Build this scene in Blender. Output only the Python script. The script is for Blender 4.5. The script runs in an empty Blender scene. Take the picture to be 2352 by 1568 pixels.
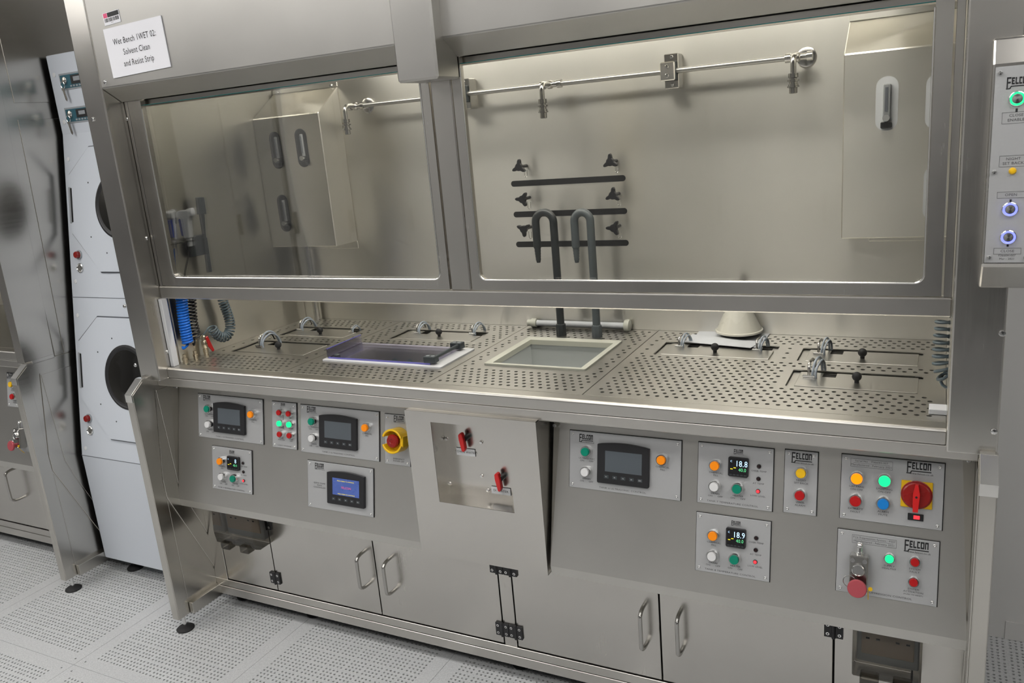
import bpy, bmesh, math, random
from mathutils import Vector, Matrix, geometry

random.seed(4)
SC = bpy.context.scene
COL = SC.collection

# ---------------------------------------------------------------- camera
F, YAW, PIT, ROL = 1897.1, 0.4903, -0.2530, -0.0873
CAM = Vector((3.1376, -1.978, 1.6215))
_f = Vector((-math.sin(YAW) * math.cos(PIT), math.cos(YAW) * math.cos(PIT), math.sin(PIT)))
_r = Vector((math.cos(YAW), math.sin(YAW), 0))
_u = _r.cross(_f)
RT = math.cos(ROL) * _r + math.sin(ROL) * _u
UP = -math.sin(ROL) * _r + math.cos(ROL) * _u
FW = _f
cd = bpy.data.cameras.new('camera')
cam = bpy.data.objects.new('camera', cd)
COL.objects.link(cam)
cd.sensor_width = 36.0
cd.lens = 36.0 * F / 2352.0
cd.clip_start = 0.05
m = Matrix((RT, UP, -FW)).transposed().to_4x4()
m.translation = CAM
cam.matrix_world = m
SC.camera = cam

# ---------------------------------------------------------------- world, exposure
w = bpy.data.worlds.new('world')
SC.world = w
w.use_nodes = True
w.node_tree.nodes['Background'].inputs[0].default_value = (0.9, 0.95, 1.0, 1)
w.node_tree.nodes['Background'].inputs[1].default_value = 0.02
SC.view_settings.view_transform = 'Standard'
SC.view_settings.look = 'None'
SC.view_settings.gamma = 1
SC.view_settings.use_curve_mapping = False
SC.view_settings.exposure = 0.08
SC.cycles.max_bounces = 8
SC.cycles.diffuse_bounces = 3
SC.cycles.glossy_bounces = 4
SC.cycles.transmission_bounces = 4
SC.cycles.transparent_max_bounces = 10
SC.cycles.caustics_reflective = False
SC.cycles.caustics_refractive = False
SC.cycles.sample_clamp_indirect = 6.0
LAMP = 7.8          # ceiling panel strength
HOODLAMP = 25.0      # strip lamp inside the bench hood


# pixel (2352x1568 frame) to a point on a known plane
def ray(px, py):
    return FW + RT * ((px - 1176) / F) - UP * ((py - 784) / F)


def on(ax, v, px, py):
    d = ray(px, py)
    return CAM + d * ((v - CAM[ax]) / d[ax])


def PX(v, px, py): return on(0, v, px, py)
def PY(v, px, py): return on(1, v, px, py)
def PZ(v, px, py): return on(2, v, px, py)


def PN(p, n, px, py):
    d = ray(px, py)
    return CAM + d * ((Vector(p) - CAM).dot(n) / d.dot(n))


# ---------------------------------------------------------------- materials
MATS = {}


def base_mat(name):
    mt = bpy.data.materials.new(name)
    mt.use_nodes = True
    nt = mt.node_tree
    b = nt.nodes['Principled BSDF']
    MATS[name] = mt
    return mt, nt, b


def plain(name, col, rough=0.5, metal=0.0, emit=None, estr=0.0, noise=0.0, nscale=40, coat=0.0):
    mt, nt, b = base_mat(name)
    b.inputs['Base Color'].default_value = (*col, 1)
    b.inputs['Roughness'].default_value = rough
    b.inputs['Metallic'].default_value = metal
    b.inputs['Coat Weight'].default_value = coat
    if emit:
        b.inputs['Emission Color'].default_value = (*emit, 1)
        b.inputs['Emission Strength'].default_value = estr
    tc = nt.nodes.new('ShaderNodeTexCoord')
    nz = nt.nodes.new('ShaderNodeTexNoise')
    nz.inputs['Scale'].default_value = nscale
    nz.inputs['Detail'].default_value = 3
    nt.links.new(tc.outputs['Object'], nz.inputs['Vector'])
    mr = nt.nodes.new('ShaderNodeMapRange')
    mr.inputs['To Min'].default_value = max(0.02, rough - 0.04 - noise)
    mr.inputs['To Max'].default_value = min(1, rough + 0.04 + noise)
    nt.links.new(nz.outputs['Fac'], mr.inputs['Value'])
    nt.links.new(mr.outputs['Result'], b.inputs['Roughness'])
    if noise > 0:
        mx = nt.nodes.new('ShaderNodeMixRGB')
        mx.inputs[1].default_value = (*[c * (1 - noise) for c in col], 1)
        mx.inputs[2].default_value = (*[min(1, c * (1 + noise)) for c in col], 1)
        nt.links.new(nz.outputs['Fac'], mx.inputs[0])
        nt.links.new(mx.outputs[0], b.inputs['Base Color'])
    return mt


def steel(name, col, rough, stretch=(60, 60, 1.2), blot=0.08, bump=0.001, tint=None, grain=0.05, br=0.06, aniso=0.0):
    mt, nt, b = base_mat(name)
    b.inputs['Metallic'].default_value = 1.0
    g = nt.nodes.new('ShaderNodeNewGeometry')
    mp = nt.nodes.new('ShaderNodeMapping')
    mp.inputs['Scale'].default_value = stretch
    nt.links.new(g.outputs['Position'], mp.inputs['Vector'])
    n1 = nt.nodes.new('ShaderNodeTexNoise')
    n1.inputs['Scale'].default_value = 6
    n1.inputs['Detail'].default_value = 4
    nt.links.new(mp.outputs['Vector'], n1.inputs['Vector'])
    n2 = nt.nodes.new('ShaderNodeTexNoise')
    n2.inputs['Scale'].default_value = 5.0
    n2.inputs['Detail'].default_value = 5
    n2.inputs['Roughness'].default_value = 0.6
    nt.links.new(g.outputs['Position'], n2.inputs['Vector'])
    # colour
    mx = nt.nodes.new('ShaderNodeMixRGB')
    t = tint or col
    mx.inputs[1].default_value = (*[c * (1 - blot) for c in col], 1)
    mx.inputs[2].default_value = (*[min(1, c * (1 + blot)) for c in t], 1)
    nt.links.new(n2.outputs['Fac'], mx.inputs[0])
    nt.links.new(mx.outputs[0], b.inputs['Base Color'])
    # roughness: grain + blotches
    a = nt.nodes.new('ShaderNodeMath'); a.operation = 'MULTIPLY_ADD'
    a.inputs[1].default_value = grain
    a.inputs[2].default_value = rough - grain / 2
    nt.links.new(n1.outputs['Fac'], a.inputs[0])
    a2 = nt.nodes.new('ShaderNodeMath'); a2.operation = 'MULTIPLY_ADD'
    a2.inputs[1].default_value = br * 2
    nt.links.new(n2.outputs['Fac'], a2.inputs[0])
    a3 = nt.nodes.new('ShaderNodeMath'); a3.operation = 'SUBTRACT'
    a3.inputs[1].default_value = br
    nt.links.new(a.outputs[0], a2.inputs[2])
    nt.links.new(a2.outputs[0], a3.inputs[0])
    nt.links.new(a3.outputs[0], b.inputs['Roughness'])
    if aniso:
        tg = nt.nodes.new('ShaderNodeTangent'); tg.direction_type = 'RADIAL'; tg.axis = 'Z'
        nt.links.new(tg.outputs[0], b.inputs['Tangent'])
        b.inputs['Anisotropic'].default_value = aniso
        b.inputs['Anisotropic Rotation'].default_value = 0.25
    bp = nt.nodes.new('ShaderNodeBump')
    bp.inputs['Strength'].default_value = bump
    bp.inputs['Distance'].default_value = 0.002
    nt.links.new(n1.outputs['Fac'], bp.inputs['Height'])
    nt.links.new(bp.outputs['Normal'], b.inputs['Normal'])
    return mt


def thin_glass(name, tint=(0.94, 0.97, 0.96), gloss=1.0, f0=0.09, rough=0.02):
    mt, nt, b = base_mat(name)
    nt.nodes.remove(b)
    out = nt.nodes['Material Output']
    tr = nt.nodes.new('ShaderNodeBsdfTransparent')
    tr.inputs[0].default_value = (*tint, 1)
    gl = nt.nodes.new('ShaderNodeBsdfGlossy')
    gl.inputs['Roughness'].default_value = rough
    lw = nt.nodes.new('ShaderNodeFresnel')
    lw.inputs['IOR'].default_value = 1.5
    mr = nt.nodes.new('ShaderNodeMapRange')
    mr.inputs['From Min'].default_value = 0.04
    mr.inputs['To Min'].default_value = f0
    mr.inputs['To Max'].default_value = gloss
    nt.links.new(lw.outputs[0], mr.inputs['Value'])
    mx = nt.nodes.new('ShaderNodeMixShader')
    nt.links.new(mr.outputs[0], mx.inputs[0])
    nt.links.new(tr.outputs[0], mx.inputs[1])
    nt.links.new(gl.outputs[0], mx.inputs[2])
    nt.links.new(mx.outputs[0], out.inputs['Surface'])
    return mt


WARM = (0.60, 0.58, 0.545)
steel('steel', WARM, 0.25)
steel('steel_fascia', (0.61, 0.595, 0.56), 0.37, blot=0.05, br=0.04)
steel('steel_h', WARM, 0.30, stretch=(0.5, 60, 60), bump=0.0, grain=0.025, br=0.03)
steel('steel_liner', (0.73, 0.71, 0.655), 0.30, stretch=(14, 14, 0.25), blot=0.03, bump=0.0, grain=0.05, br=0.02, aniso=0.8)
steel('steel_side', (0.56, 0.54, 0.50), 0.24, stretch=(30, 1.0, 30), blot=0.08)
steel('steel_deck', (0.58, 0.565, 0.53), 0.33, stretch=(1.2, 50, 50))
steel('steel_hood', (0.50, 0.49, 0.465), 0.36, stretch=(1.2, 60, 60), blot=0.06)
steel('steel_tube', (0.46, 0.45, 0.43), 0.22, blot=0.05)
steel('steel_nozzle', (0.33, 0.325, 0.31), 0.24, blot=0.05)
steel('steel_pipe', (0.36, 0.355, 0.34), 0.38, blot=0.05)
steel('steel_bright', (0.80, 0.79, 0.76), 0.18, blot=0.04, bump=0.0)
plain('chrome', (0.75, 0.75, 0.74), 0.16, 1.0)
plain('alu_plate', (0.56, 0.565, 0.57), 0.42, 0.55, noise=0.03, nscale=220)
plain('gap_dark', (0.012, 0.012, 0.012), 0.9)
plain('void', (0.02, 0.02, 0.022), 0.9)
plain('black_plastic', (0.016, 0.016, 0.018), 0.42)
plain('black_matte', (0.012, 0.012, 0.013), 0.62)
plain('rubber', (0.015, 0.015, 0.016), 0.7)
plain('charcoal', (0.045, 0.055, 0.06), 0.45)
plain('tap_dark', (0.035, 0.04, 0.042), 0.33)
plain('tap_grey', (0.10, 0.115, 0.12), 0.33)
plain('display_off', (0.10, 0.115, 0.13), 0.18)
plain('display_blue', (0.05, 0.09, 0.30), 0.2, emit=(0.10, 0.15, 0.42), estr=0.28, noise=0.25, nscale=30)
plain('display_black', (0.012, 0.012, 0.014), 0.15)
plain('btn_green', (0.0, 0.24, 0.15), 0.3)
plain('btn_white', (0.75, 0.75, 0.75), 0.35)
plain('btn_orange', (0.95, 0.27, 0.005), 0.3, emit=(1.0, 0.28, 0.0), estr=0.10)
plain('btn_yellow', (0.85, 0.50, 0.01), 0.3)
plain('btn_red', (0.48, 0.008, 0.01), 0.3)
plain('btn_blue', (0.01, 0.22, 0.65), 0.3)
plain('lit_green', (0.0, 0.3, 0.1), 0.3, emit=(0.01, 0.90, 0.27), estr=1.25)
plain('lit_orange', (0.8, 0.2, 0.0), 0.3, emit=(1.0, 0.20, 0.0), estr=1.3)
plain('lit_red', (0.9, 0.02, 0.03), 0.3, emit=(1.0, 0.03, 0.04), estr=1.6)
plain('lit_blue', (0.1, 0.1, 0.9), 0.3, emit=(0.10, 0.12, 1.0), estr=3.0)
plain('seg_white', (0.5, 0.7, 0.9), 0.4, emit=(0.45, 0.72, 1.0), estr=1.1)
plain('seg_red', (0.6, 0.1, 0.2), 0.4, emit=(0.62, 0.10, 0.20), estr=0.6)
plain('seg_green', (0.1, 0.6, 0.25), 0.4, emit=(0.12, 0.62, 0.25), estr=0.7)
plain('seg_yellow', (0.7, 0.6, 0.02), 0.4, emit=(0.75, 0.62, 0.03), estr=0.8)
plain('led_off', (0.02, 0.008, 0.008), 0.25)
plain('yellow_plastic', (0.86, 0.52, 0.01), 0.35)
plain('red_dark', (0.28, 0.012, 0.01), 0.28)
plain('red_plastic', (0.62, 0.014, 0.014), 0.36)
plain('pink_red', (0.50, 0.09, 0.11), 0.45, 0.3)
plain('print', (0.015, 0.015, 0.017), 0.6)
plain('print_grey', (0.09, 0.09, 0.095), 0.6)
plain('paper', (0.80, 0.80, 0.84), 0.7)
plain('wipe', (0.78, 0.79, 0.80), 0.85, noise=0.03, nscale=60)
plain('white_pp', (0.82, 0.82, 0.82), 0.4)
plain('cream_pp', (0.74, 0.735, 0.62), 0.35, noise=0.04, nscale=14)
plain('ivory', (0.76, 0.73, 0.62), 0.26, noise=0.05, nscale=9, coat=0.3)
plain('basin_grey', (0.68, 0.70, 0.68), 0.4)
plain('white_paint', (0.66, 0.70, 0.76), 0.35)
plain('white_plastic', (0.80, 0.81, 0.82), 0.4)
plain('blue_plastic', (0.012, 0.05, 0.42), 0.35)
plain('blue_hose', (0.008, 0.16, 0.68), 0.3)
plain('black_hose', (0.012, 0.012, 0.013), 0.3)
plain('grey_hose', (0.15, 0.20, 0.225), 0.35)
plain('grey_box', (0.34, 0.36, 0.38), 0.5)
plain('socket_face', (0.40, 0.33, 0.27), 0.5)
plain('porthole', (0.035, 0.034, 0.032), 0.12, 0.6)
plain('brass', (0.55, 0.48, 0.36), 0.3, 1.0)
plain('teal_dark', (0.03, 0.12, 0.16), 0.4)
plain('glass_edge', (0.02, 0.25, 0.24), 0.25)
plain('wall_paint', (0.72, 0.71, 0.69), 0.55)
plain('cab_dark', (0.40, 0.40, 0.40), 0.45)
plain('cab_mid', (0.26, 0.26, 0.265), 0.45)
plain('wall_grey', (0.22, 0.22, 0.22), 0.55)
plain('reflection_dark', (0.035, 0.036, 0.04), 0.5)
plain('ceiling_paint', (0.72, 0.72, 0.72), 0.7)
plain('lamp_diffuser', (0.9, 0.9, 0.9), 0.5, emit=(1.0, 0.975, 0.94), estr=LAMP)
plain('hood_lamp', (0.9, 0.9, 0.85), 0.5, emit=(1.0, 0.965, 0.89), estr=HOODLAMP)
plain('clear_tube', (0.52, 0.58, 0.64), 0.2)
plain('teal', (0.02, 0.33, 0.35), 0.4)
plain('magenta', (0.75, 0.10, 0.22), 0.6)
thin_glass('sash_glass', (0.97, 0.97, 0.955), 0.7, 0.02)
thin_glass('smoked', (0.66, 0.64, 0.60), 0.8, 0.04, 0.08)
thin_glass('violet', (0.90, 0.885, 0.97), 0.8, 0.03, 0.06)
plain('violet_edge', (0.16, 0.15, 0.50), 0.25)
thin_glass('clear_plate', (0.8, 0.8, 0.8), 0.9, 0.15)
thin_glass('meter_glass', (0.55, 0.57, 0.57), 0.9, 0.10, 0.05)

# floor tile: pale speckled vinyl
mt, nt, b = base_mat('floor_vinyl')
g = nt.nodes.new('ShaderNodeNewGeometry')
n1 = nt.nodes.new('ShaderNodeTexNoise'); n1.inputs['Scale'].default_value = 420; n1.inputs['Detail'].default_value = 2
n2 = nt.nodes.new('ShaderNodeTexNoise'); n2.inputs['Scale'].default_value = 130; n2.inputs['Detail'].default_value = 3
nt.links.new(g.outputs['Position'], n1.inputs['Vector']); nt.links.new(g.outputs['Position'], n2.inputs['Vector'])
cr = nt.nodes.new('ShaderNodeValToRGB')
cr.color_ramp.elements[0].position = 0.30; cr.color_ramp.elements[0].color = (0.44, 0.46, 0.48, 1)
cr.color_ramp.elements[1].position = 0.52; cr.color_ramp.elements[1].color = (0.74, 0.75, 0.755, 1)
nt.links.new(n1.outputs['Fac'], cr.inputs[0])
mx = nt.nodes.new('ShaderNodeMixRGB'); mx.blend_type = 'MULTIPLY'; mx.inputs[0].default_value = 0.35
nt.links.new(cr.outputs[0], mx.inputs[1])
nt.links.new(n2.outputs['Fac'], mx.inputs[2])
gm = nt.nodes.new('ShaderNodeGamma'); gm.inputs[1].default_value = 0.85
nt.links.new(mx.outputs[0], gm.inputs[0])
nt.links.new(gm.outputs[0], b.inputs['Base Color'])
b.inputs['Roughness'].default_value = 0.4

# ---------------------------------------------------------------- mesh helpers
WM = {}
LM = {}


class MB:
    def __init__(s):
        s.v = []; s.f = []; s.mi = []

    def add(s, vs, fs, m=0):
        o = len(s.v)
        s.v += [tuple(p) for p in vs]
        for q in fs:
            s.f.append(tuple(i + o for i in q)); s.mi.append(m)
        return s

    def box(s, x0, x1, y0, y1, z0, z1, m=0):
        vs = [(x, y, z) for x in (x0, x1) for y in (y0, y1) for z in (z0, z1)]
        return s.add(vs, [(0, 1, 3, 2), (4, 6, 7, 5), (0, 4, 5, 1), (2, 3, 7, 6), (0, 2, 6, 4), (1, 5, 7, 3)], m)

    def prism(s, pts, off, m=0):
        off = Vector(off); n = len(pts)
        a = [Vector(p) for p in pts]
        vs = a + [p + off for p in a]
        fs = [tuple(range(n)), tuple(range(2 * n - 1, n - 1, -1))]
        fs += [(i, (i + 1) % n, n + (i + 1) % n, n + i) for i in range(n)]
        return s.add(vs, fs, m)

    def lathe(s, o, ax, prof, n=20, m=0):
        o = Vector(o); ax = Vector(ax).normalized()
        t = Vector((1, 0, 0)) if abs(ax.x) < 0.9 else Vector((0, 1, 0))
        e1 = ax.cross(t).normalized(); e2 = ax.cross(e1)
        vs = []; fs = []
        k = len(prof)
        for i in range(n):
            c, q = math.cos(2 * math.pi * i / n), math.sin(2 * math.pi * i / n)
            for r, h in prof:
                vs.append(o + ax * h + (e1 * c + e2 * q) * r)
        for i in range(n):
            j = (i + 1) % n
            for a in range(k - 1):
                fs.append((i * k + a, j * k + a, j * k + a + 1, i * k + a + 1))
        if prof[0][0] > 1e-6: fs.append(tuple(i * k for i in range(n)))
        if prof[-1][0] > 1e-6: fs.append(tuple(i * k + k - 1 for i in reversed(range(n))))
        return s.add(vs, fs, m)

    def cyl(s, p0, p1, r, r1=None, n=16, m=0):
        p0 = Vector(p0); p1 = Vector(p1)
        return s.lathe(p0, p1 - p0, [(r, 0), (r if r1 is None else r1, (p1 - p0).length)], n, m)

    def ball(s, c, r, n=18, m=0, k=10):
        return s.lathe(Vector(c) - Vector((0, 0, r)), (0, 0, 1),
                       [(max(1e-7, r * math.sin(math.pi * i / k)), r - r * math.cos(math.pi * i / k)) for i in range(k + 1)], n, m)

    def tube(s, pts, r, n=10, m=0, closed=False):
        pts = [Vector(p) for p in pts]
        N = len(pts)
        rad = r if isinstance(r, (list, tuple)) else [r] * N
        tang = []
        for i in range(N):
            a = pts[(i - 1) % N] if (closed or i > 0) else pts[0]
            b2 = pts[(i + 1) % N] if (closed or i < N - 1) else pts[-1]
            d = b2 - a
            tang.append(d.normalized() if d.length > 1e-9 else Vector((0, 0, 1)))
        t0 = tang[0]
        nrm = t0.cross(Vector((0, 0, 1)) if abs(t0.z) < 0.9 else Vector((1, 0, 0))).normalized()
        vs = []; fs = []
        for i in range(N):
            t = tang[i]
            nrm = (nrm - t * nrm.dot(t))
            nrm = nrm.normalized() if nrm.length > 1e-9 else t.orthogonal().normalized()
            bi = t.cross(nrm)
            for k in range(n):
                a = 2 * math.pi * k / n
                vs.append(pts[i] + (nrm * math.cos(a) + bi * math.sin(a)) * rad[i])
        R_ = N if closed else N - 1
        for i in range(R_):
            j = (i + 1) % N
            for k in range(n):
                k2 = (k + 1) % n
                fs.append((i * n + k, i * n + k2, j * n + k2, j * n + k))
        if not closed:
            fs.append(tuple(reversed(range(n)))); fs.append(tuple(range((N - 1) * n, N * n)))
        return s.add(vs, fs, m)

    def build(s, name, mats, parent=None, M=None, bevel=0.0, smooth=True, ang=35, recalc=True, seg=1):
        M = Matrix() if M is None else M.copy()
        c = Vector((0, 0, 0))
        xs = list(zip(*s.v))
        c = Vector([(min(a) + max(a)) / 2 for a in xs])
        me = bpy.data.meshes.new(name)
        me.from_pydata([(p[0] - c.x, p[1] - c.y, p[2] - c.z) for p in s.v], [], s.f)
        for mm in ([mats] if isinstance(mats, str) else mats):
            me.materials.append(MATS[mm])
        me.polygons.foreach_set('material_index', s.mi)
        bm = bmesh.new(); bm.from_mesh(me)
        if recalc: bmesh.ops.recalc_face_normals(bm, faces=bm.faces)
        if bevel > 0:
            ed = [e for e in bm.edges if len(e.link_faces) == 2 and e.calc_face_angle(0) > 0.5]
            bmesh.ops.bevel(bm, geom=ed, offset=bevel, segments=seg, affect='EDGES', profile=0.5, clamp_overlap=True)
        bm.to_mesh(me); bm.free()
        if smooth and bevel == 0:
            me.polygons.foreach_set('use_smooth', [True] * len(me.polygons))
            me.set_sharp_from_angle(angle=math.radians(ang))
        return link(name, me, parent, M @ Matrix.Translation(c))


def link(name, me, parent, M):
    o = bpy.data.objects.new(name, me)
    COL.objects.link(o)
    place(o, parent, M)
    return o


def place(o, parent, M):
    if parent is not None:
        o.parent = parent
        LM[o] = WM[parent].inverted() @ M
        o.matrix_local = LM[o]
    else:
        o.matrix_world = M
    WM[o] = M.copy()


def tag(o, label, cat, group=None, kind=None):
    o['label'] = label; o['category'] = cat
    if group: o['group'] = group
    if kind: o['kind'] = kind
    return o


def struct(o, label=None):
    o['kind'] = 'structure'
    if label: o['label'] = label
    return o


def thing(name, label, cat, loc, group=None):
    o = bpy.data.objects.new(name, None)
    o.empty_display_size = 0.05
    COL.objects.link(o)
    place(o, None, Matrix.Translation(Vector(loc)))
    return tag(o, label, cat, group)


def copy_thing(o, M, label=None):
    c = o.copy(); COL.objects.link(c); c.parent = None
    c.matrix_world = M; WM[c] = M.copy()
    if label: c['label'] = label
    for ch in [x for x in COL.objects if x.parent == o]:
        d = ch.copy(); COL.objects.link(d); d.parent = c
        d.matrix_parent_inverse = Matrix()
        d.matrix_local = LM[ch]
        WM[d] = M @ LM[ch]
    return c


def box(name, mat, x0, x1, y0, y1, z0, z1, parent=None, bevel=0.0015):
    return MB().box(x0, x1, y0, y1, z0, z1).build(name, mat, parent, bevel=bevel)


def text(s, size, mat, parent, M, name='caption', ax='CENTER', wide=1.0):
    cu = bpy.data.curves.new('t', 'FONT')
    cu.body = s; cu.size = size; cu.align_x = ax; cu.align_y = 'CENTER'; cu.resolution_u = 2
    cu.space_character = 1.05
    ob = bpy.data.objects.new('t', cu)
    me = bpy.data.meshes.new_from_object(ob)
    bpy.data.objects.remove(ob); bpy.data.curves.remove(cu)
    if wide != 1.0:
        for v in me.vertices: v.co.x *= wide
    me.materials.clear(); me.materials.append(MATS[mat]); me.name = name
    return link(name, me, parent, M)


def sheet(name, mat, outer, holes, mp, th, parent=None, M=None, bevel=0):
    """flat plate with holes; outer/holes are 2D loops, mp maps (a,b,depth) to 3D"""
    vs = []; ed = []
    for loop in [outer] + holes:
        o = len(vs); n = len(loop)
        vs += [Vector(p) for p in loop]
        ed.append(list(range(o, o + n)))
    r = geometry.delaunay_2d_cdt(vs, [], ed, 2, 1e-7)
    bm = bmesh.new()
    bv = [bm.verts.new(mp(p.x, p.y, 0.0)) for p in r[0]]
    for q in r[2]:
        try: bm.faces.new([bv[i] for i in q])
        except ValueError: pass
    bd = [e for e in bm.edges if len(e.link_faces) == 1]
    d = Vector(mp(0, 0, th)) - Vector(mp(0, 0, 0))
    ex = bmesh.ops.extrude_edge_only(bm, edges=bd)
    for q in ex['geom']:
        if isinstance(q, bmesh.types.BMVert): q.co += d
    bmesh.ops.recalc_face_normals(bm, faces=bm.faces)
    # make sure the plate faces away from its depth direction
    if sum(f.normal.dot(d) * f.calc_area() for f in bm.faces if abs(f.normal.dot(d.normalized())) > 0.9) > 0:
        bmesh.ops.reverse_faces(bm, faces=bm.faces)
    lo = Vector([min(v.co[i] for v in bm.verts) for i in range(3)])
    hi = Vector([max(v.co[i] for v in bm.verts) for i in range(3)])
    c = (lo + hi) / 2
    for v in bm.verts: v.co -= c
    me = bpy.data.meshes.new(name); bm.to_mesh(me); bm.free()
    me.materials.append(MATS[mat])
    return link(name, me, parent, (M or Matrix()) @ Matrix.Translation(c))


def circ(x, y, r, n=8, ph=0.3):
    return [(x + r * math.cos(2 * math.pi * i / n + ph), y + r * math.sin(2 * math.pi * i / n + ph)) for i in range(n)]


def rect(x0, y0, x1, y1): return [(x0, y0), (x1, y0), (x1, y1), (x0, y1)]


def rrect(x0, y0, x1, y1, r, n=4):
    out = []
    for cx, cy, a0 in ((x1 - r, y1 - r, 0), (x0 + r, y1 - r, 90), (x0 + r, y0 + r, 180), (x1 - r, y0 + r, 270)):
        for i in range(n + 1):
            a = math.radians(a0 + 90 * i / n)
            out.append((cx + r * math.cos(a), cy + r * math.sin(a)))
    return out


def arc(c, r, a0, a1, n, e1, e2):
    c = Vector(c); e1 = Vector(e1); e2 = Vector(e2)
    return [c + e1 * (r * math.cos(math.radians(a0 + (a1 - a0) * i / n))) + e2 * (r * math.sin(math.radians(a0 + (a1 - a0) * i / n))) for i in range(n + 1)]


def smooth_path(pts, k=8):
    pts = [Vector(p) for p in pts]
    P = [2 * pts[0] - pts[1]] + pts + [2 * pts[-1] - pts[-2]]
    out = []
    for i in range(1, len(P) - 2):
        a, b2, c, d = P[i - 1], P[i], P[i + 1], P[i + 2]
        for j in range(k):
            t = j / k
            out.append(0.5 * ((2 * b2) + (c - a) * t + (2 * a - 5 * b2 + 4 * c - d) * t * t + (-a + 3 * b2 - 3 * c + d) * t ** 3))
    out.append(pts[-1])
    return out


def coil_pts(path, R, turns, per=12):
    path = [Vector(p) for p in path]
    L = [0]
    for a, b2 in zip(path, path[1:]): L.append(L[-1] + (b2 - a).length)
    N = int(turns * per); out = []
    nrm = None
    for i in range(N + 1):
        s_ = L[-1] * i / N
        j = max(k for k in range(len(path) - 1) if L[k] <= s_ + 1e-9)
        t = (s_ - L[j]) / max(1e-9, L[j + 1] - L[j])
        p = path[j].lerp(path[j + 1], t)
        d = (path[j + 1] - path[j]).normalized()
        if nrm is None: nrm = d.orthogonal().normalized()
        nrm = (nrm - d * nrm.dot(d)).normalized()
        bi = d.cross(nrm)
        a = 2 * math.pi * turns * i / N
        out.append(p + (nrm * math.cos(a) + bi * math.sin(a)) * R)
    return out


def hexbolt(mb, o, ax, r=0.006, m=0):
    mb.lathe(o, ax, [(r, 0), (r, 0.003), (r * 0.8, 0.0045), (0.0001, 0.005)], 10, m)


# ================================================================ the room
TX0, TY0 = -1.8, -1.15
NX, NY = 10, 3
RX0, RX1, RY0, RY1, RZ = -3.4, 5.6, -4.4, 0.6, 2.75
fl = MB()
fl.box(RX0, RX1, RY0, RY1 + 0.1, -0.42, -0.40)
fl_o = struct(fl.build('floor', 'void', bevel=0), 'raised cleanroom floor of pale perforated panels')
tx1, ty1 = TX0 + 0.6 * NX, TY0 + 0.6 * NY
fs = MB()
fs.box(RX0, TX0, RY0, RY1, -0.03, 0); fs.box(tx1, RX1, RY0, RY1, -0.03, 0)
fs.box(TX0, tx1, RY0, TY0, -0.03, 0)
fs.build('solid_floor', 'floor_vinyl', fl_o, bevel=0)
hp = [0.0545 + 0.0637 * gi + 0.01475 * k for gi in range(8) for k in range(4)]
holes = [circ(x, y + 0.001, 0.0040, 6) for x in hp for y in hp]
holes += [circ(x, y, 0.0035, 6) for x in (0.026, 0.574) for y in (0.026, 0.574)]
t0 = sheet('floor_tile', 'floor_vinyl', rect(0.0006, 0.0006, 0.5994, 0.5994), holes, lambda a, b2, d: (a, b2, -d), 0.004, fl_o)
first = True
for i in range(NX):
    for j in range(NY):
        M_ = Matrix.Translation((TX0 + 0.6 * i + 0.3, TY0 + 0.6 * j + 0.3, -0.002))
        if first: o = t0; first = False
        else: o = t0.copy(); COL.objects.link(o)
        o.parent = fl_o; o.matrix_parent_inverse = Matrix(); o.matrix_local = WM[fl_o].inverted() @ M_
        WM[o] = M_
struct(box('wall_back', 'wall_paint', RX0, RX1, RY1, RY1 + 0.1, 0, RZ, bevel=0), 'pale grey partition wall behind the benches')
struct(box('wall_front', 'wall_grey', RX0, RX1, RY0 - 0.1, RY0, 0, RZ, bevel=0))
struct(box('wall_left', 'wall_grey', RX0 - 0.1, RX0, RY0, RY1, 0, RZ, bevel=0))
struct(box('wall_right', 'wall_grey', RX1, RX1 + 0.1, RY0, RY1, 0, RZ, bevel=0))
struct(box('ceiling', 'ceiling_paint', RX0, RX1, RY0, RY1, RZ, RZ + 0.1, bevel=0))
struct(box('baseboard_back', 'wall_paint', 3.36, RX1, RY1 - 0.004, RY1, 0.0, 0.06, bevel=0))
# unseen cabinets added across the aisle to tone what steel and glass mirror
for i, (x0, x1, hgt, mat, lb) in enumerate(((-2.6, -1.5, 2.05, 'cab_mid', 'tall grey cabinet added out of view for the reflections'), (-1.45, 0.2, 2.2, 'cab_dark', 'broad dark grey cabinet added out of view for the reflections'), (0.3, 1.3, 2.0, 'cab_mid', 'grey two-door cabinet added out of view for the reflections, beside a dark one'), (1.9, 4.3, 2.25, 'cab_dark', 'long dark grey rack added behind the viewpoint for the reflections'))):
    t = thing('added_cabinet', lb, 'cabinet', ((x0 + x1) / 2, RY0 + 0.6, 0))
    box('carcass', mat, x0, x1, RY0 + 0.02, RY0 + 1.0, 0.08, hgt, t, bevel=0.004)
    box('plinth', 'black_matte', x0 + 0.02, x1 - 0.02, RY0 + 0.04, RY0 + 0.96, 0, 0.08, t)
    nd = max(2, round((x1 - x0) / 0.6))
    for k in range(nd):
        w_ = (x1 - x0) / nd
        dd = box('door', mat, x0 + w_ * k + 0.004, x0 + w_ * (k + 1) - 0.004, RY0 + 1.0, RY0 + 1.018, 0.1, hgt - 0.03, t, bevel=0.003)
        box('door_handle', 'black_plastic', x0 + w_ * k + 0.03, x0 + w_ * k + 0.05, RY0 + 1.018, RY0 + 1.05, 0.95, 1.12, dd)
t = thing('added_dark_trolley', 'tall dark grey trolley shape on castors, added out of view to darken reflections', 'trolley', (3.45, -2.95, 0))  # unseen, added so the right pillar mirrors something dark
box('body', 'reflection_dark', 3.12, 3.80, -3.2, -2.65, 0.12, 1.75, t, bevel=0.01)
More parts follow.
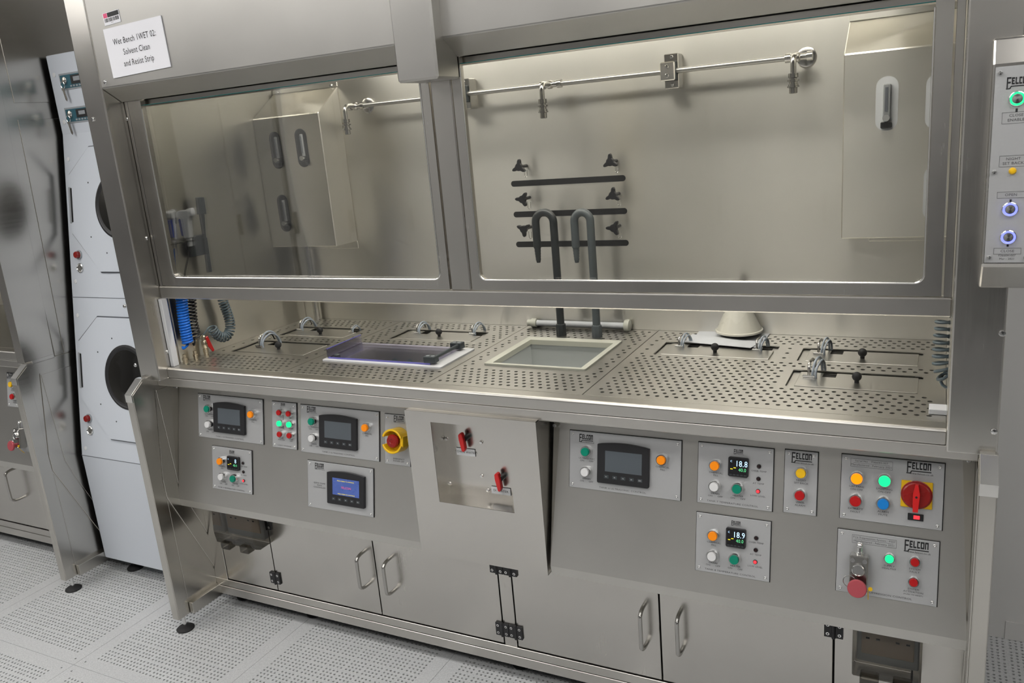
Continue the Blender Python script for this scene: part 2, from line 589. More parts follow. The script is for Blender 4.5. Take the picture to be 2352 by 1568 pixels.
box('door', 'reflection_dark', 3.14, 3.78, -2.65, -2.635, 0.15, 1.40, t, bevel=0.003)
for x in (3.2, 3.72):
    for y in (-3.12, -2.73):
        MB().lathe((x - 0.015, y, 0.05), (1, 0, 0), [(0.05, 0), (0.05, 0.03)], 18).build('castor', 'rubber', t)
        box('castor_fork', 'chrome', x - 0.02, x + 0.02, y - 0.02, y + 0.02, 0.095, 0.12, t)
for cx in (-1.9, 0.1, 2.1, 4.1):
    for cy in (-2.5, -1.2):
        t = thing('ceiling_light', 'flat white ceiling light panel in a slim frame', 'light', (cx, cy, RZ), 'ceiling light panels')
        box('frame', 'white_plastic', cx - 0.62, cx + 0.62, cy - 0.32, cy + 0.32, RZ - 0.012, RZ - 0.001, t)
        box('diffuser', 'lamp_diffuser', cx - 0.59, cx + 0.59, cy - 0.29, cy + 0.29, RZ - 0.018, RZ - 0.012, t, bevel=0)

# ================================================================ the wet bench
XL, XR = 0.884, 3.165           # inner left / right
OL, OR_ = 0.794, 3.255          # outer left / right
YW = 0.513                      # back liner
ZD = 0.951                      # deck
YS = -0.151                     # sash front
YH = -0.22                      # hood / pillar front
YD = -0.102                     # doors
bench = thing('wet_bench', 'long stainless steel wet bench with glass sashes, perforated deck and control panels', 'wet bench', (2.0245, -0.05, 0))


def end_frame(parent, x0, x1, inner, pre=''):
    """side frame: post with chamfered head, rail, diagonal brace, infill sheets; inner = face x shown"""
    s = 1 if inner == x1 else -1
    xi = x1 if s > 0 else x0
    out = [(-0.29, 0.055), (-0.29, 0.885), (-0.238, 0.925), (0.50, 0.925), (0.50, 0.055)]
    fr = MB().prism([(x0, y, z) for y, z in out], (x1 - x0, 0, 0)).build('end_frame', 'steel_side', parent, bevel=0.002)
    k = 0.003 * s
    # post strip, rail and brace stand proud of the infill
    def strip(nm, poly, d=k, mat='steel_side'):
        return MB().prism([(xi, y, z) for y, z in poly], (d, 0, 0)).build(nm, mat, fr, bevel=0.0008)
    strip('post', [(-0.288, 0.057), (-0.288, 0.884), (-0.242, 0.918), (-0.242, 0.057)])
    strip('rail', [(-0.240, 0.057), (-0.240, 0.100), (-0.062, 0.100), (-0.062, 0.057)], 0.022 * s)
    strip('brace', [(-0.240, 0.565), (-0.200, 0.880), (-0.186, 0.520), (-0.160, 0.437), (-0.077, 0.224), (-0.077, 0.110), (-0.103, 0.165), (-0.238, 0.500)])
    strip('infill_sheet', [(-0.182, 0.520), (-0.196, 0.872), (-0.02, 0.872), (-0.02, 0.11), (-0.073, 0.222), (-0.156, 0.44)], k * 0.5)
    strip('infill_sheet', [(-0.238, 0.105), (-0.238, 0.488), (-0.106, 0.160), (-0.080, 0.105)], k * 0.4)
    # polished bevelled head cap of the post
    cap = MB().prism([(x0 - 0.001, -0.2915, 0.86), (x0 - 0.001, -0.2915, 0.886), (x0 - 0.001, -0.240, 0.9265), (x0 - 0.001, -0.225, 0.9265), (x0 - 0.001, -0.225, 0.9235), (x0 - 0.001, -0.2385, 0.9235), (x0 - 0.001, -0.288, 0.885), (x0 - 0.001, -0.288, 0.86)], (x1 - x0 + 0.002, 0, 0))
    cap.build('cap', 'steel_bright', fr, bevel=0.0005)
    xm = (x0 + x1) / 2
    for y in (-0.258, 0.42):
        ft = MB()
        ft.lathe((xm, y, 0), (0, 0, 1), [(0.030, 0), (0.031, 0.004), (0.024, 0.010), (0.010, 0.014)], 24, 0)
        ft.cyl((xm, y, 0.012), (xm, y, 0.056), 0.006, n=12, m=1)
        ft.build('levelling_foot', ['rubber', 'chrome'], fr)
    return fr


def pillar(parent, x0, x1, face):
    p = MB()
    p.box(x0, x1, YH, -0.125, 0.915, 2.35)
    o = p.build('pillar', 'steel', parent, bevel=0.004, seg=2)
    return o


def shell(bench, dx, left=True, right=True, simple=False):
    xl, xr, ol, orr = XL + dx, XR + dx, OL + dx, OR_ + dx
    if left:
        end_frame(bench, ol, ol + 0.03, ol + 0.03)
        pillar(bench, ol, xl, xl)
        box('side_wall', 'steel_side', ol, xl - 0.012, -0.125, YW + 0.03, 0.925, 2.35, bench)
    if right:
        end_frame(bench, orr - 0.03, orr, orr if simple else orr - 0.03)
        pillar(bench, xr, orr, xr)
        box('side_wall', 'steel_side', xr + 0.012, orr, -0.125, YW + 0.03, 0.925, 2.35, bench)
    box('side_liner', 'steel_liner', xl - 0.012, xl, -0.125, YW, 0.90, 2.12, bench)
    box('side_liner', 'steel_liner', xr, xr + 0.012, -0.125, YW, 0.90, 2.12, bench)
    box('back_liner', 'steel_liner', xl - 0.012, xr + 0.012, YW, YW + 0.015, 0.75, 2.12, bench)
    box('top_liner', 'steel_liner', xl, xr, -0.19, YW, 2.11, 2.13, bench)
    box('roof', 'steel', ol, orr, YH + 0.005, YW + 0.03, 2.33, 2.35, bench)
    # front lip of the deck: two stacked folds
    l1 = MB().prism([(xl, y, z) for y, z in [(-0.185, 0.9165), (-0.185, 0.946), (-0.180, 0.951), (-0.14, 0.951), (-0.14, 0.9165)]], (xr - xl, 0, 0))
    l1.build('deck_lip', 'steel_h', bench, bevel=0.0025, seg=2)
    l2 = MB().prism([(ol + 0.03, y, z) for y, z in [(-0.183, 0.915), (-0.183, 0.888), (-0.178, 0.884), (-0.10, 0.884), (-0.10, 0.915)]], (orr - ol - 0.06, 0, 0))
    l2.build('drip_lip', 'steel_h', bench, bevel=0.0015)
    # carcass coloured near black so door gaps and deck holes read as shade
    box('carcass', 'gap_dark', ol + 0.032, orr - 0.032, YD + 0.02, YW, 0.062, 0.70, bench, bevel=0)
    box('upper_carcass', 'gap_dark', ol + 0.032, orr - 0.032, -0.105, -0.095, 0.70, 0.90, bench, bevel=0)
    box('plinth', 'steel_h', ol + 0.031, orr - 0.031, YD - 0.004, YD + 0.03, 0.060, 0.0925, bench, bevel=0.001)
    box('base_rail', 'steel_h', ol + 0.031, orr - 0.031, YD - 0.002, YD + 0.03, 0.0935, 0.1215, bench, bevel=0.001)


shell(bench, 0.0)
for x in (1.2, 2.03, 2.85):
    ft = MB().lathe((x, -0.02, 0), (0, 0, 1), [(0.030, 0), (0.031, 0.004), (0.024, 0.010), (0.008, 0.014), (0.008, 0.06)], 20)
    ft.build('levelling_foot', 'rubber', bench)
for y in (-0.02,):
    MB().lathe((0.862, y, 0), (0, 0, 1), [(0.030, 0), (0.031, 0.004), (0.024, 0.010), (0.008, 0.014), (0.008, 0.06)], 20).build('levelling_foot', 'rubber', bench)

# ---- doors
DS = [1.125, 1.571, 2.021, 2.066, 2.510, 2.947]
GP = 0.0022
DZ0, DZ1 = 0.126, 0.47
box('fixed_panel', 'steel', XL + 0.004, DS[0] - GP, YD, YD + 0.016, DZ0, DZ1, bench, bevel=0.001)
box('fixed_panel', 'steel', DS[5] + GP, 3.118, YD, YD + 0.016, DZ0, DZ1, bench, bevel=0.001)
box('base_post', 'steel', OL + 0.031, XL + 0.002, YD - 0.002, YD + 0.03, 0.1215, 0.88, bench, bevel=0.001)
box('base_post', 'steel', 3.122, OR_ - 0.031, YD - 0.002, YD + 0.03, 0.1215, 0.88, bench, bevel=0.001)
box('base_post', 'steel', DS[2] + GP, DS[3] - GP, YD, YD + 0.016, 0.1215, DZ1, bench, bevel=0.001)


def hinge(parent, x, z, top=False):
    h = MB()
    hh = 0.021
    for s in (-1, 1):
        a, b2 = sorted((x + s * 0.002, x + s * 0.0215))
        h.box(a, b2, YD - 0.006, YD - 0.0005, z - hh, z + hh)
        for zz in (-0.012, 0.012):
            h.lathe((x + s * 0.0135, YD - 0.006, z + zz), (0, -1, 0), [(0.0042, 0), (0.0042, 0.001), (0.0030, 0.0012)], 10, 1)
            h.lathe((x + s * 0.0135, YD - 0.0072, z + zz), (0, -1, 0), [(0.0020, 0), (0.0020, 0.0004)], 8, 0)
    h.cyl((x, YD - 0.005, z - hh - 0.002), (x, YD - 0.005, z + hh + 0.002), 0.0048, n=10)
    return h.build('hinge', ['black_plastic', 'chrome'], parent)


def handle(parent, a, b2):
    a, b2 = Vector(a), Vector(b2)
    d = Vector((0, -0.042, 0)); up = (a - b2).normalized()
    p = [a + Vector((0, 0.004, 0)), a + d * 0.35, a + d * 0.72 - up * 0.003, a + d * 0.93 - up * 0.010, a + d - up * 0.020]
    q = [b2 + d + up * 0.020, b2 + d * 0.93 + up * 0.010, b2 + d * 0.72 + up * 0.003, b2 + d * 0.35, b2 + Vector((0, 0.004, 0))]
    return MB().tube(smooth_path(p + q, 3), 0.0055, 12).build('door_handle', 'steel_tube', parent)


HND = [((835.8, 1265.9), (846.5, 1340.6)), ((897, 1280.6), (906.4, 1353.9)), ((1481.7, 1387.8), (1484.2, 1477)), ((1565.2, 1400.7), (1567, 1489.5))]
for k, (i, j, hx) in enumerate(((0, 1, DS[0]), (1, 2, DS[2]), (3, 4, DS[3]), (4, 5, DS[5]))):
    d = box('cabinet_door', 'steel', DS[i] + GP, DS[j] - GP, YD, YD + 0.018, DZ0, DZ1, bench, bevel=0.001)
    (a, b2) = HND[k]
    A, B = PY(YD, *a), PY(YD, *b2)
    x = (A.x + B.x) / 2
    handle(d, (x, YD, A.z), (x, YD, B.z))
    hinge(d, hx, 0.176)
    hinge(d, hx, 0.385)

# ---- control fascias (lean outward towards the bottom)
YF0, YF1, ZF0, ZF1 = -0.200, -0.118, 0.450, 0.882
FV = Vector((0, YF1 - YF0, ZF1 - ZF0 - 0.024)).normalized()
FN = Vector((1, 0, 0)).cross(FV)
FO = Vector((0, YF0, ZF0))


def fascia(parent, x0, x1, dx=0.0):
    e = 0.026
    top = FO + FV * 0.43
    yt, zt = top.y, top.z
    mb = MB()
    V = [(x0, yt + 0.014, zt), (x0 + e, yt, zt), (x1 - e, yt, zt), (x1, yt + 0.014, zt),
         (x0, YF0, ZF0), (x1, YF0, ZF0),
         (x0, YF0 + 0.006, ZF0 - 0.028), (x1, YF0 + 0.006, ZF0 - 0.028),
         (x0, YD + 0.01, ZF0 - 0.028), (x1, YD + 0.01, ZF0 - 0.028), (x0, YD + 0.01, zt), (x1, YD + 0.01, zt)]
    Fs = [(1, 4, 5, 2), (0, 4, 1), (2, 5, 3), (4, 6, 7, 5), (6, 8, 9, 7), (0, 10, 8, 6, 4), (3, 5, 7, 9, 11), (8, 10, 11, 9), (0, 1, 2, 3, 11, 10)]
    mb.add(V, Fs)
    o = mb.build('control_fascia', 'steel_fascia', parent, smooth=False)
    return o


# fold of the fascia: main plane ends at ZF0, a short return sits below; photo edges give its bottom
ZF0 = 0.477
YF0 = -0.1946
FO = Vector((0, YF0, ZF0))
fascia(bench, OL + 0.032, 1.826)
fascia(bench, 2.243, OR_ - 0.032)
def bolts(name, mat, pts, ax, r, parent):
    for p in pts:
        mb = MB(); hexbolt(mb, p, ax, r); mb.build(name, mat, parent)


bolts('screw', 'chrome', [PN(FO + FN * 0.002, FN, *p) - FN * 0.004 for p in [(404, 888), (1273, 977), (2225, 1058)]], FN, 0.0055, bench)


def FM(px, py, wofs=0.0):
    return PN(FO + FN * wofs, FN, px, py)


def fuv(px, py, wofs=0.0):
    p = FM(px, py, wofs) - FO
    return p.x, p.dot(FV)


# ---- logo built from strokes (unit width)
def logo_mesh():
    mb = MB()
    R_ = [(0, .08, .055, .60), (0, .52, .19, .60), (.055, .30, .17, .38),
          (.215, .24, .265, .58), (.215, .50, .345, .58), (.215, .375, .33, .445), (.215, .24, .345, .315),
          (.375, .24, .425, .58), (.375, .24, .51, .315),
          (.535, .24, .585, .58), (.535, .50, .66, .58), (.535, .24, .66, .315),
          (.685, .24, .735, .58), (.795, .24, .845, .58), (.685, .50, .845, .58), (.685, .24, .845, .315),
          (.87, .24, .92, .58), (.97, .24, 1.02, .58), (.87, .50, 1.02, .58),
          (-.02, .02, .16, .07), (.22, .13, 1.04, .18)]
    for a, b2, c, d in R_:
        mb.add([(a - .5, b2 - .3, 0), (c - .5, b2 - .3, 0), (c - .5, d - .3, 0), (a - .5, d - .3, 0)], [(0, 1, 2, 3)])
    mb.add([(.10 - .5, .02 - .3, 0), (.16 - .5, .02 - .3, 0), (.25 - .5, .18 - .3, 0), (.19 - .5, .18 - .3, 0)], [(0, 1, 2, 3)])
    me = bpy.data.meshes.new('logo')
    me.from_pydata(mb.v, [], mb.f)
    me.materials.append(MATS['print'])
    return me


LOGO = logo_mesh()
BTN = {}


def btn_mesh(col, r, h, bez='chrome'):
    key = (col, r, h, bez)
    if key in BTN: return BTN[key]
    mb = MB()
    R = r * 1.32
    mb.lathe((0, 0, 0), (0, 0, 1), [(R, 0), (R, h * 0.62), (R * 0.93, h * 0.74), (r * 1.04, h * 0.74), (r * 1.04, h * 0.55)], 24, 1)
    mb.lathe((0, 0, h * 0.5), (0, 0, 1), [(r, 0), (r, h * 0.42), (r * 0.92, h * 0.5), (0.0001, h * 0.5)], 24, 0)
    me = bpy.data.meshes.new('push_button')
    me.from_pydata(mb.v, [], mb.f)
    me.materials.append(MATS[col]); me.materials.append(MATS[bez])
    me.polygons.foreach_set('material_index', mb.mi)
    bm = bmesh.new(); bm.from_mesh(me); bmesh.ops.recalc_face_normals(bm, faces=bm.faces); bm.to_mesh(me); bm.free()
    me.polygons.foreach_set('use_smooth', [True] * len(me.polygons)); me.set_sharp_from_angle(angle=0.6)
    BTN[key] = me
    return me


def screw_mesh():
    mb = MB()
    mb.lathe((0, 0, 0), (0, 0, 1), [(0.0036, 0), (0.0036, 0.0008), (0.0028, 0.0016), (0.0014, 0.0019), (0.0013, 0.0006), (0.00005, 0.0006)], 12)
    me = bpy.data.meshes.new('screw')
    me.from_pydata(mb.v, [], mb.f); me.materials.append(MATS['chrome'])
    me.polygons.foreach_set('use_smooth', [True] * len(me.polygons))
    return me


SCREW = screw_mesh()
PT = 0.004


class Panel:
    """engraved plate on a fascia; all positions are pixels of the photograph turned into plate coordinates"""
    def __init__(s, label, tl, tr, bl, br, parent=bench, org=None, vax=None, edge=True, dxs=0.0):
        s.org = FO if org is None else Vector(org)
        s.v = FV if vax is None else Vector(vax)
        s.n = Vector((1, 0, 0)).cross(s.v)
        c = [s.uv(*p, PT) for p in (tl, tr, bl, br)]
        u0, u1 = (c[0][0] + c[2][0]) / 2, (c[1][0] + c[3][0]) / 2
        v1, v0 = (c[0][1] + c[1][1]) / 2, (c[2][1] + c[3][1]) / 2
        s.c = ((u0 + u1) / 2, (v0 + v1) / 2)
        s.hw, s.hh = (u1 - u0) / 2, (v1 - v0) / 2
        O = s.org + Vector((s.c[0], 0, 0)) + s.v * s.c[1]
        s.M = Matrix((Vector((1, 0, 0)), s.v, s.n)).transposed().to_4x4()
        s.M.translation = O
        mb = MB().box(-s.hw, s.hw, -s.hh, s.hh, -0.001, PT)
        s.o = mb.build('control_panel', 'alu_plate', parent, M=s.M, bevel=0.0006)
        s.o['label'] = label
        bk = MB().box(-s.hw - 0.0012, s.hw + 0.0018, -s.hh - 0.0006, s.hh + 0.0012, -0.0008, PT - 0.0016)
        bk.build('backing_plate', 'black_matte', s.o, M=s.M, bevel=0)
        for a in (-1, 1):
            for b2 in (-1, 1):
                link('screw', SCREW, s.o, s.M @ Matrix.Translation((a * (s.hw - 0.009), b2 * (s.hh - 0.009), PT)))

    def uv(s, px, py, wofs):
        p = PN(s.org + s.n * wofs, s.n, px, py) - s.org
        return p.x, p.dot(s.v)

    def loc(s, px, py, wofs=PT):
        u, v = s.uv(px, py, wofs)
        return u - s.c[0], v - s.c[1]

    def at(s, px, py, wofs=PT, z=None):
        a, b2 = s.loc(px, py, wofs)
        return s.M @ Matrix.Translation((a, b2, PT if z is None else z))

    def logo(s, px, py, wpx_m=0.037):
        M_ = s.at(px, py, z=PT + 0.0004) @ Matrix.Diagonal((wpx_m, wpx_m, 1, 1))
        o = bpy.data.objects.new('logo', LOGO); COL.objects.link(o); place(o, s.o, M_)
        text('www.felcon.co.uk', wpx_m * 0.13, 'print', s.o, s.at(px, py, z=PT + 0.0004) @ Matrix.Translation((wpx_m * 0.13, -wpx_m * 0.265, 0)))

    def button(s, px, py, col, r=0.0110, h=0.019, bez='chrome', label=None):
        o = link('push_button', btn_mesh(col, r, h, bez), s.o, s.at(px, py, wofs=PT + h))
        if label: o['label'] = label
        return o

    def cap(s, px, py, t, size=0.0060, mat='print_grey'):
        return text(t, size, mat, s.o, s.at(px, py, z=PT + 0.0004), wide=1.12)

    def led(s, px, py, lit):
        mb = MB()
        mb.lathe((0, 0, 0), (0, 0, 1), [(0.0052, 0), (0.0052, 0.002), (0.0044, 0.003)], 16, 1)
        mb.lathe((0, 0, 0.002), (0, 0, 1), [(0.0040, 0), (0.0036, 0.002), (0.0001, 0.003)], 16, 0)
        return mb.build('indicator_light', ['lit_red' if lit else 'led_off', 'black_plastic'], s.o, M=s.at(px, py))

    def hmi(s, tl, tr, br, bl, disp='display_off', kind=0):
        c = [s.loc(*p, PT + 0.008) for p in (tl, tr, br, bl)]
        x0, x1 = (c[0][0] + c[3][0]) / 2, (c[1][0] + c[2][0]) / 2
        y1, y0 = (c[0][1] + c[1][1]) / 2 + 0.002, (c[2][1] + c[3][1]) / 2
        W, H = x1 - x0, y1 - y0
        M_ = s.M @ Matrix.Translation(((x0 + x1) / 2, (y0 + y1) / 2, PT))
        n = 12
        out = [(-W / 2 + 0.002, -H / 2), (W / 2 - 0.002, -H / 2), (W / 2, -H / 2 + 0.002), (W / 2, H / 2 - 0.007)]
        out += [(W / 2 - W * i / n, H / 2 - 0.006 + 0.006 * math.sin(math.pi * i / n)) for i in range(1, n)]
        out += [(-W / 2, H / 2 - 0.007), (-W / 2, -H / 2 + 0.002)]
        b_ = MB().prism([(a, q, -0.0005) for a, q in out], (0, 0, 0.0095))
        o = b_.build('touchscreen', 'black_plastic', s.o, M=M_, bevel=0.001)
        dw, dh = W * 0.71, H * 0.50
        sc_ = MB().box(-dw / 2 + 0.002, dw / 2 + 0.002, -dh / 2 + H * 0.045, dh / 2 + H * 0.045, 0.0088, 0.0094)
        sc_.build('display', disp, s.o, M=M_, bevel=0)
        for i, t in enumerate(('F1', 'F2', 'F3', 'F4', 'ESC')):
            kx = -dw / 2 + 0.006 + (dw - 0.008) * i / 4
            MB().box(kx - W * 0.043, kx + W * 0.043, -H * 0.375, -H * 0.295, 0.0088, 0.0096).build('function_key', 'charcoal', s.o, M=M_, bevel=0.0003)
            text(t, 0.0042, 'btn_white', s.o, M_ @ Matrix.Translation((kx, -H * 0.335, 0.0100)))
        if kind == 1:
            text('PRESS SCREEN TO CONTINUE', 0.0046, 'seg_yellow', s.o, M_ @ Matrix.Translation((0.002, dh * 0.44, 0.0098)))
            text('FELCON', 0.0095, 'seg_red', s.o, M_ @ Matrix.Translation((0.004, H * 0.03, 0.0098)))
            text('PRESS SCREEN TO CONTINUE', 0.0046, 'seg_yellow', s.o, M_ @ Matrix.Translation((0.004, -dh * 0.33, 0.0098)))
        return o

    def pid(s, tl, tr, br, bl, big, small):
        c = [s.loc(*p, PT + 0.008) for p in (tl, tr, br, bl)]
        x0, x1 = (c[0][0] + c[3][0]) / 2, (c[1][0] + c[2][0]) / 2
        y1, y0 = (c[0][1] + c[1][1]) / 2, (c[2][1] + c[3][1]) / 2
        W, H = x1 - x0, y1 - y0
        M_ = s.M @ Matrix.Translation(((x0 + x1) / 2, (y0 + y1) / 2, PT))
        MB().prism([(a, q, -0.0005) for a, q in rrect(-W / 2, -H / 2, W / 2, H / 2, 0.004)], (0, 0, 0.0085)).build('temperature_controller', 'black_plastic', s.o, M=M_, bevel=0.0008)
        MB().box(-W * .43, W * .43, -H * .36, H * .43, 0.0078, 0.0084).build('display', 'display_black', s.o, M=M_, bevel=0)
        z = 0.0088
        text(big, H * .42, 'seg_white', s.o, M_ @ Matrix.Translation((W * .17, H * .17, z)), wide=0.82)
        text(small, H * .25, 'seg_green', s.o, M_ @ Matrix.Translation((W * .22, -H * .13, z)), wide=0.85)
        text('C', H * .13, 'seg_white', s.o, M_ @ Matrix.Translation((-W * .34, H * .28, z)))
        mb = MB().box(-W * .38, -W * .26, -H * .13, -H * .09, z - .0004, z).box(-W * .22, -W * .10, -H * .06, -H * .02, z - .0004, z)
        mb.build('bar_graph', 'seg_yellow', s.o, M=M_, bevel=0)
        for i in range(5):
            MB().box(-W * .36 + i * W * .18 - W * .05, -W * .36 + i * W * .18 + W * .05, -H * .43, -H * .37, 0.0078, 0.009).build('key', 'charcoal', s.o, M=M_, bevel=0.0002)


def cr(ox, oy, sc_):
    return lambda x, y: (ox + x / sc_, oy + y / sc_)


ctx = {}
c6 = cr(380, 870, 3.92); c7 = cr(660, 900, 3.92); cA = cr(1280, 960, 6.533); cB = cr(1580, 1000, 4.3559); cC = cr(1880, 1020, 3.921)

# tank ultrasonic controllers
def ultrasonic(lbl, c, tl, tr, bl, br, lg, gr, wh, scr, orr, ttl, name, lw):
    p = Panel(lbl, c(*tl), c(*tr), c(*bl), c(*br))
    p.logo(*c(*lg), lw)
    p.button(*c(*gr), 'btn_green'); p.button(*c(*wh), 'btn_white'); p.button(*c(*orr), 'btn_orange')
    p.hmi(*[c(*q) for q in scr])
    a, b2 = p.loc(*c(*gr), PT + 0.015); a2, b3 = p.loc(*c(*wh), PT + 0.015); a3, b4 = p.loc(*c(*orr), PT + 0.015)
    for (x, y, lines) in ((a, b2, ('ULTRASONIC', 'ON      OFF')), (a2, b3, ('DRAIN', 'ON      OFF')), (a3, b4, ('CHEMICAL', 'FILL'))):
        for i, t in enumerate(lines):
            text(t, 0.0062, 'print_grey', p.o, p.M @ Matrix.Translation((x + 0.001, y - 0.0195 - 0.0065 * i, PT + 0.0004)), wide=1.15)
    text(name, 0.0062, 'print_grey', p.o, p.M @ Matrix.Translation((-0.002, -p.hh + 0.0085, PT + 0.0004)), wide=1.3)
    return p


ultrasonic('wide plate with dark screen lettered tank 1 ultrasonic control', c6, (287, 127), (868, 188), (305, 515), (885, 595), (372, 172), (362, 272), (370, 412),
           [(425, 205), (705, 230), (715, 510), (435, 475)], (755, 322), None, 'TANK 1 ULTRASONIC CONTROL', 0.031)
ultrasonic('wide plate with dark screen lettered tank 2 ultrasonic control', c7, (112, 110), (820, 180), (128, 535), (828, 628), (215, 160), (205, 268), (208, 420),
           [(280, 195), (620, 230), (622, 532), (288, 492)], (688, 325), None, 'TANK 2 ULTRASONIC CONTROL', 0.034)
ultrasonic('wide plate with dark screen lettered tank 6 ultrasonic control', cA, (188, 185), (1867, 335), (182, 1033), (1840, 1233), (432, 305), (407, 510), (403, 817),
           [(605, 360), (1382, 433), (1365, 1055), (592, 965)], (1550, 637), None, 'TANK 6 ULTRASONIC CONTROL', 0.037)


def temperature(lbl, c, tl, tr, bl, br, lg, orr, dg, wh, gr, leds, big, small, name):
    p = Panel(lbl, c(*tl), c(*tr), c(*bl), c(*br))
    p.logo(*c(*lg), 0.021)
    p.button(*c(*orr), 'btn_orange'); p.button(*c(*wh), 'btn_white'); p.button(*c(*gr), 'btn_green')
    p.pid(*[c(*q) for q in dg], big, small)
    for q, cap in ((orr, ('CHEMICAL', 'FILL')), (wh, ('DRAIN', 'ON      OFF')), (gr, ('HEATER', 'ON      OFF'))):
        x, y = p.loc(*c(*q), PT + 0.015)
        for i, t in enumerate(cap):
            text(t, 0.0058, 'print_grey', p.o, p.M @ Matrix.Translation((x + 0.001, y - 0.0190 - 0.0062 * i, PT + 0.0004)), wide=1.15)
    for i, (q, t) in enumerate(zip(leds, ('OVER-TEMP', 'AT TEMP', 'LOW LEVEL'))):
        p.led(*c(*q), i == 2)
        x, y = p.loc(*c(*q))
        text(t, 0.0056, 'print_grey', p.o, p.M @ Matrix.Translation((x, y - 0.0118, PT + 0.0004)), wide=1.15)
    text(name, 0.0058, 'print_grey', p.o, p.M @ Matrix.Translation((-0.004, -p.hh + 0.0075, PT + 0.0004)), wide=1.3)
    return p


temperature('square plate with small display lettered tank 3 temperature control', c6, (413, 597), (768, 650), (432, 978), (785, 1047), (598, 660), (478, 745),
            [(548, 693), (655, 705), (660, 830), (553, 815)], (490, 885), (596, 902), [(700, 757), (704, 836), (706, 915)], '  8', '40.0', 'TANK 3 TEMPERATURE CONTROL')
temperature('square plate with small display lettered tank 7 temperature control', cB, (108, 67), (862, 132), (92, 672), (838, 755), (505, 165), (262, 307),
            [(405, 210), (607, 230), (597, 425), (397, 405)], (257, 517), (485, 540), [(712, 308), (707, 432), (702, 556)], '18.8', '40.0', 'TANK 7 TEMPERATURE CONTROL')
temperature('square plate with small display lettered tank 8 temperature control', cB, (90, 772), (835, 858), (72, 1352), (808, 1457), (480, 880), (243, 1010),
            [(383, 920), (580, 943), (572, 1135), (373, 1110)], (235, 1215), (458, 1248), [(684, 1024), (680, 1144), (674, 1262)], '18.9', '40.0', 'TANK 8 TEMPERATURE CONTROL')

# carboy drainage plate: two columns of lamps
p = Panel('narrow plate with red buttons and two glowing green ones', c6(953, 200), c6(1170, 218), c6(970, 608), c6(1187, 642))
p.logo(*c6(1058, 232), 0.017)
for q, cl in (((1013, 305), 'btn_red'), ((1098, 315), 'btn_red'), ((1015, 403), 'lit_green'), ((1103, 413), 'lit_green'), ((1018, 500), 'btn_red'), ((1106, 512), 'btn_red')):
    p.button(*c6(*q), cl, r=0.0088, h=0.017)
    x, y = p.loc(*c6(*q), PT + 0.013)
    row, left = (q[1] - 290) // 95, q[0] < 1060
    lines = (('FULL',), ('PRESENT',), ('CABINET', 'DOOR OPEN') if left else ('BUND', 'LEAK'))[row]
    for i, t in enumerate(lines):
        text(t, 0.0046, 'print_grey', p.o, p.M @ Matrix.Translation((x, y - 0.0145 - 0.005 * i, PT + 0.0004)))
    if row == 0: text('C1' if left else 'C2', 0.0046, 'print_grey', p.o, p.M @ Matrix.Translation((x + 0.001, y + 0.0145, PT + 0.0004)))
a, b2 = p.loc(*c6(1060, 280)), p.loc(*c6(1064, 450))
MB().box(a[0] - .0006, a[0] + .0006, b2[1], a[1], PT, PT + 0.0004).build('divider_line', 'print', p.o, M=p.M, bevel=0)
text('CARBOY DRAINAGE', 0.0050, 'print_grey', p.o, p.M @ Matrix.Translation((0, -p.hh + 0.008, PT + 0.0004)), wide=1.2)

# quick dump rinse controller
p = Panel('plate with lit blue screen lettered quick dump rinse controller', c7(178, 612), c7(770, 693), c7(190, 1027), c7(775, 1132))
p.logo(*c7(288, 670), 0.034)
p.hmi(c7(353, 705), c7(690, 752), c7(695, 1053), c7(360, 998), 'display_blue', 1)
for i, t in enumerate(('QUICK DUMP', 'RINSE', 'CONTROLLER')):
    x, y = p.loc(*c7(290, 840))
    text(t, 0.0062, 'print_grey', p.o, p.M @ Matrix.Translation((x, y + 0.0068 - 0.0068 * i, PT + 0.0004)), wide=1.15)

# emergency stop plate
p = Panel('plate with red emergency stop in a yellow shroud', c7(875, 188), (941, 957), c7(880, 638), (943, 1073))
p.logo(*c7(1003, 245), 0.034)
M_ = p.at(*c7(958, 440), wofs=PT + 0.03)
sh = MB()
# split shroud: two C-shaped guards, open to left and right
for s in (0, 1):
    a0, a1 = (20, 160) if s == 0 else (200, 340)
    ring = [(0.036 * math.cos(math.radians(a0 + (a1 - a0) * i / 14)), 0.036 * math.sin(math.radians(a0 + (a1 - a0) * i / 14))) for i in range(15)]
    inn = [(0.030 * math.cos(math.radians(a1 + (a0 - a1) * i / 14)), 0.030 * math.sin(math.radians(a1 + (a0 - a1) * i / 14))) for i in range(15)]
    sh.prism([(x, y, 0) for x, y in ring + inn], (0, 0, 0.042))
sh.prism([(x, y, 0) for x, y in circ(0, 0, 0.036, 28)], (0, 0, 0.012))
sh.prism([(x, y, 0) for x, y in [(0.024, -0.015), (0.0345, -0.016), (0.0345, 0.016), (0.024, 0.015)]], (0, 0, 0.034))
sh.build('shroud', 'yellow_plastic', p.o, M=M_, bevel=0.0012)
MB().lathe((0, 0, 0.010), (0, 0, 1), [(0.012, 0), (0.012, 0.014), (0.019, 0.018), (0.020, 0.026), (0.017, 0.031), (0.008, 0.032), (0.006, 0.030), (0.0001, 0.030)], 28).build('stop_button', 'red_dark', p.o, M=M_)
for i, t in enumerate(('EMERGENCY', 'POWER OFF')):
    x, y = p.loc(*c7(1003, 604))
    text(t, 0.0062, 'print_grey', p.o, p.M @ Matrix.Translation((x, y - 0.0068 * i, PT + 0.0004)), wide=1.1)

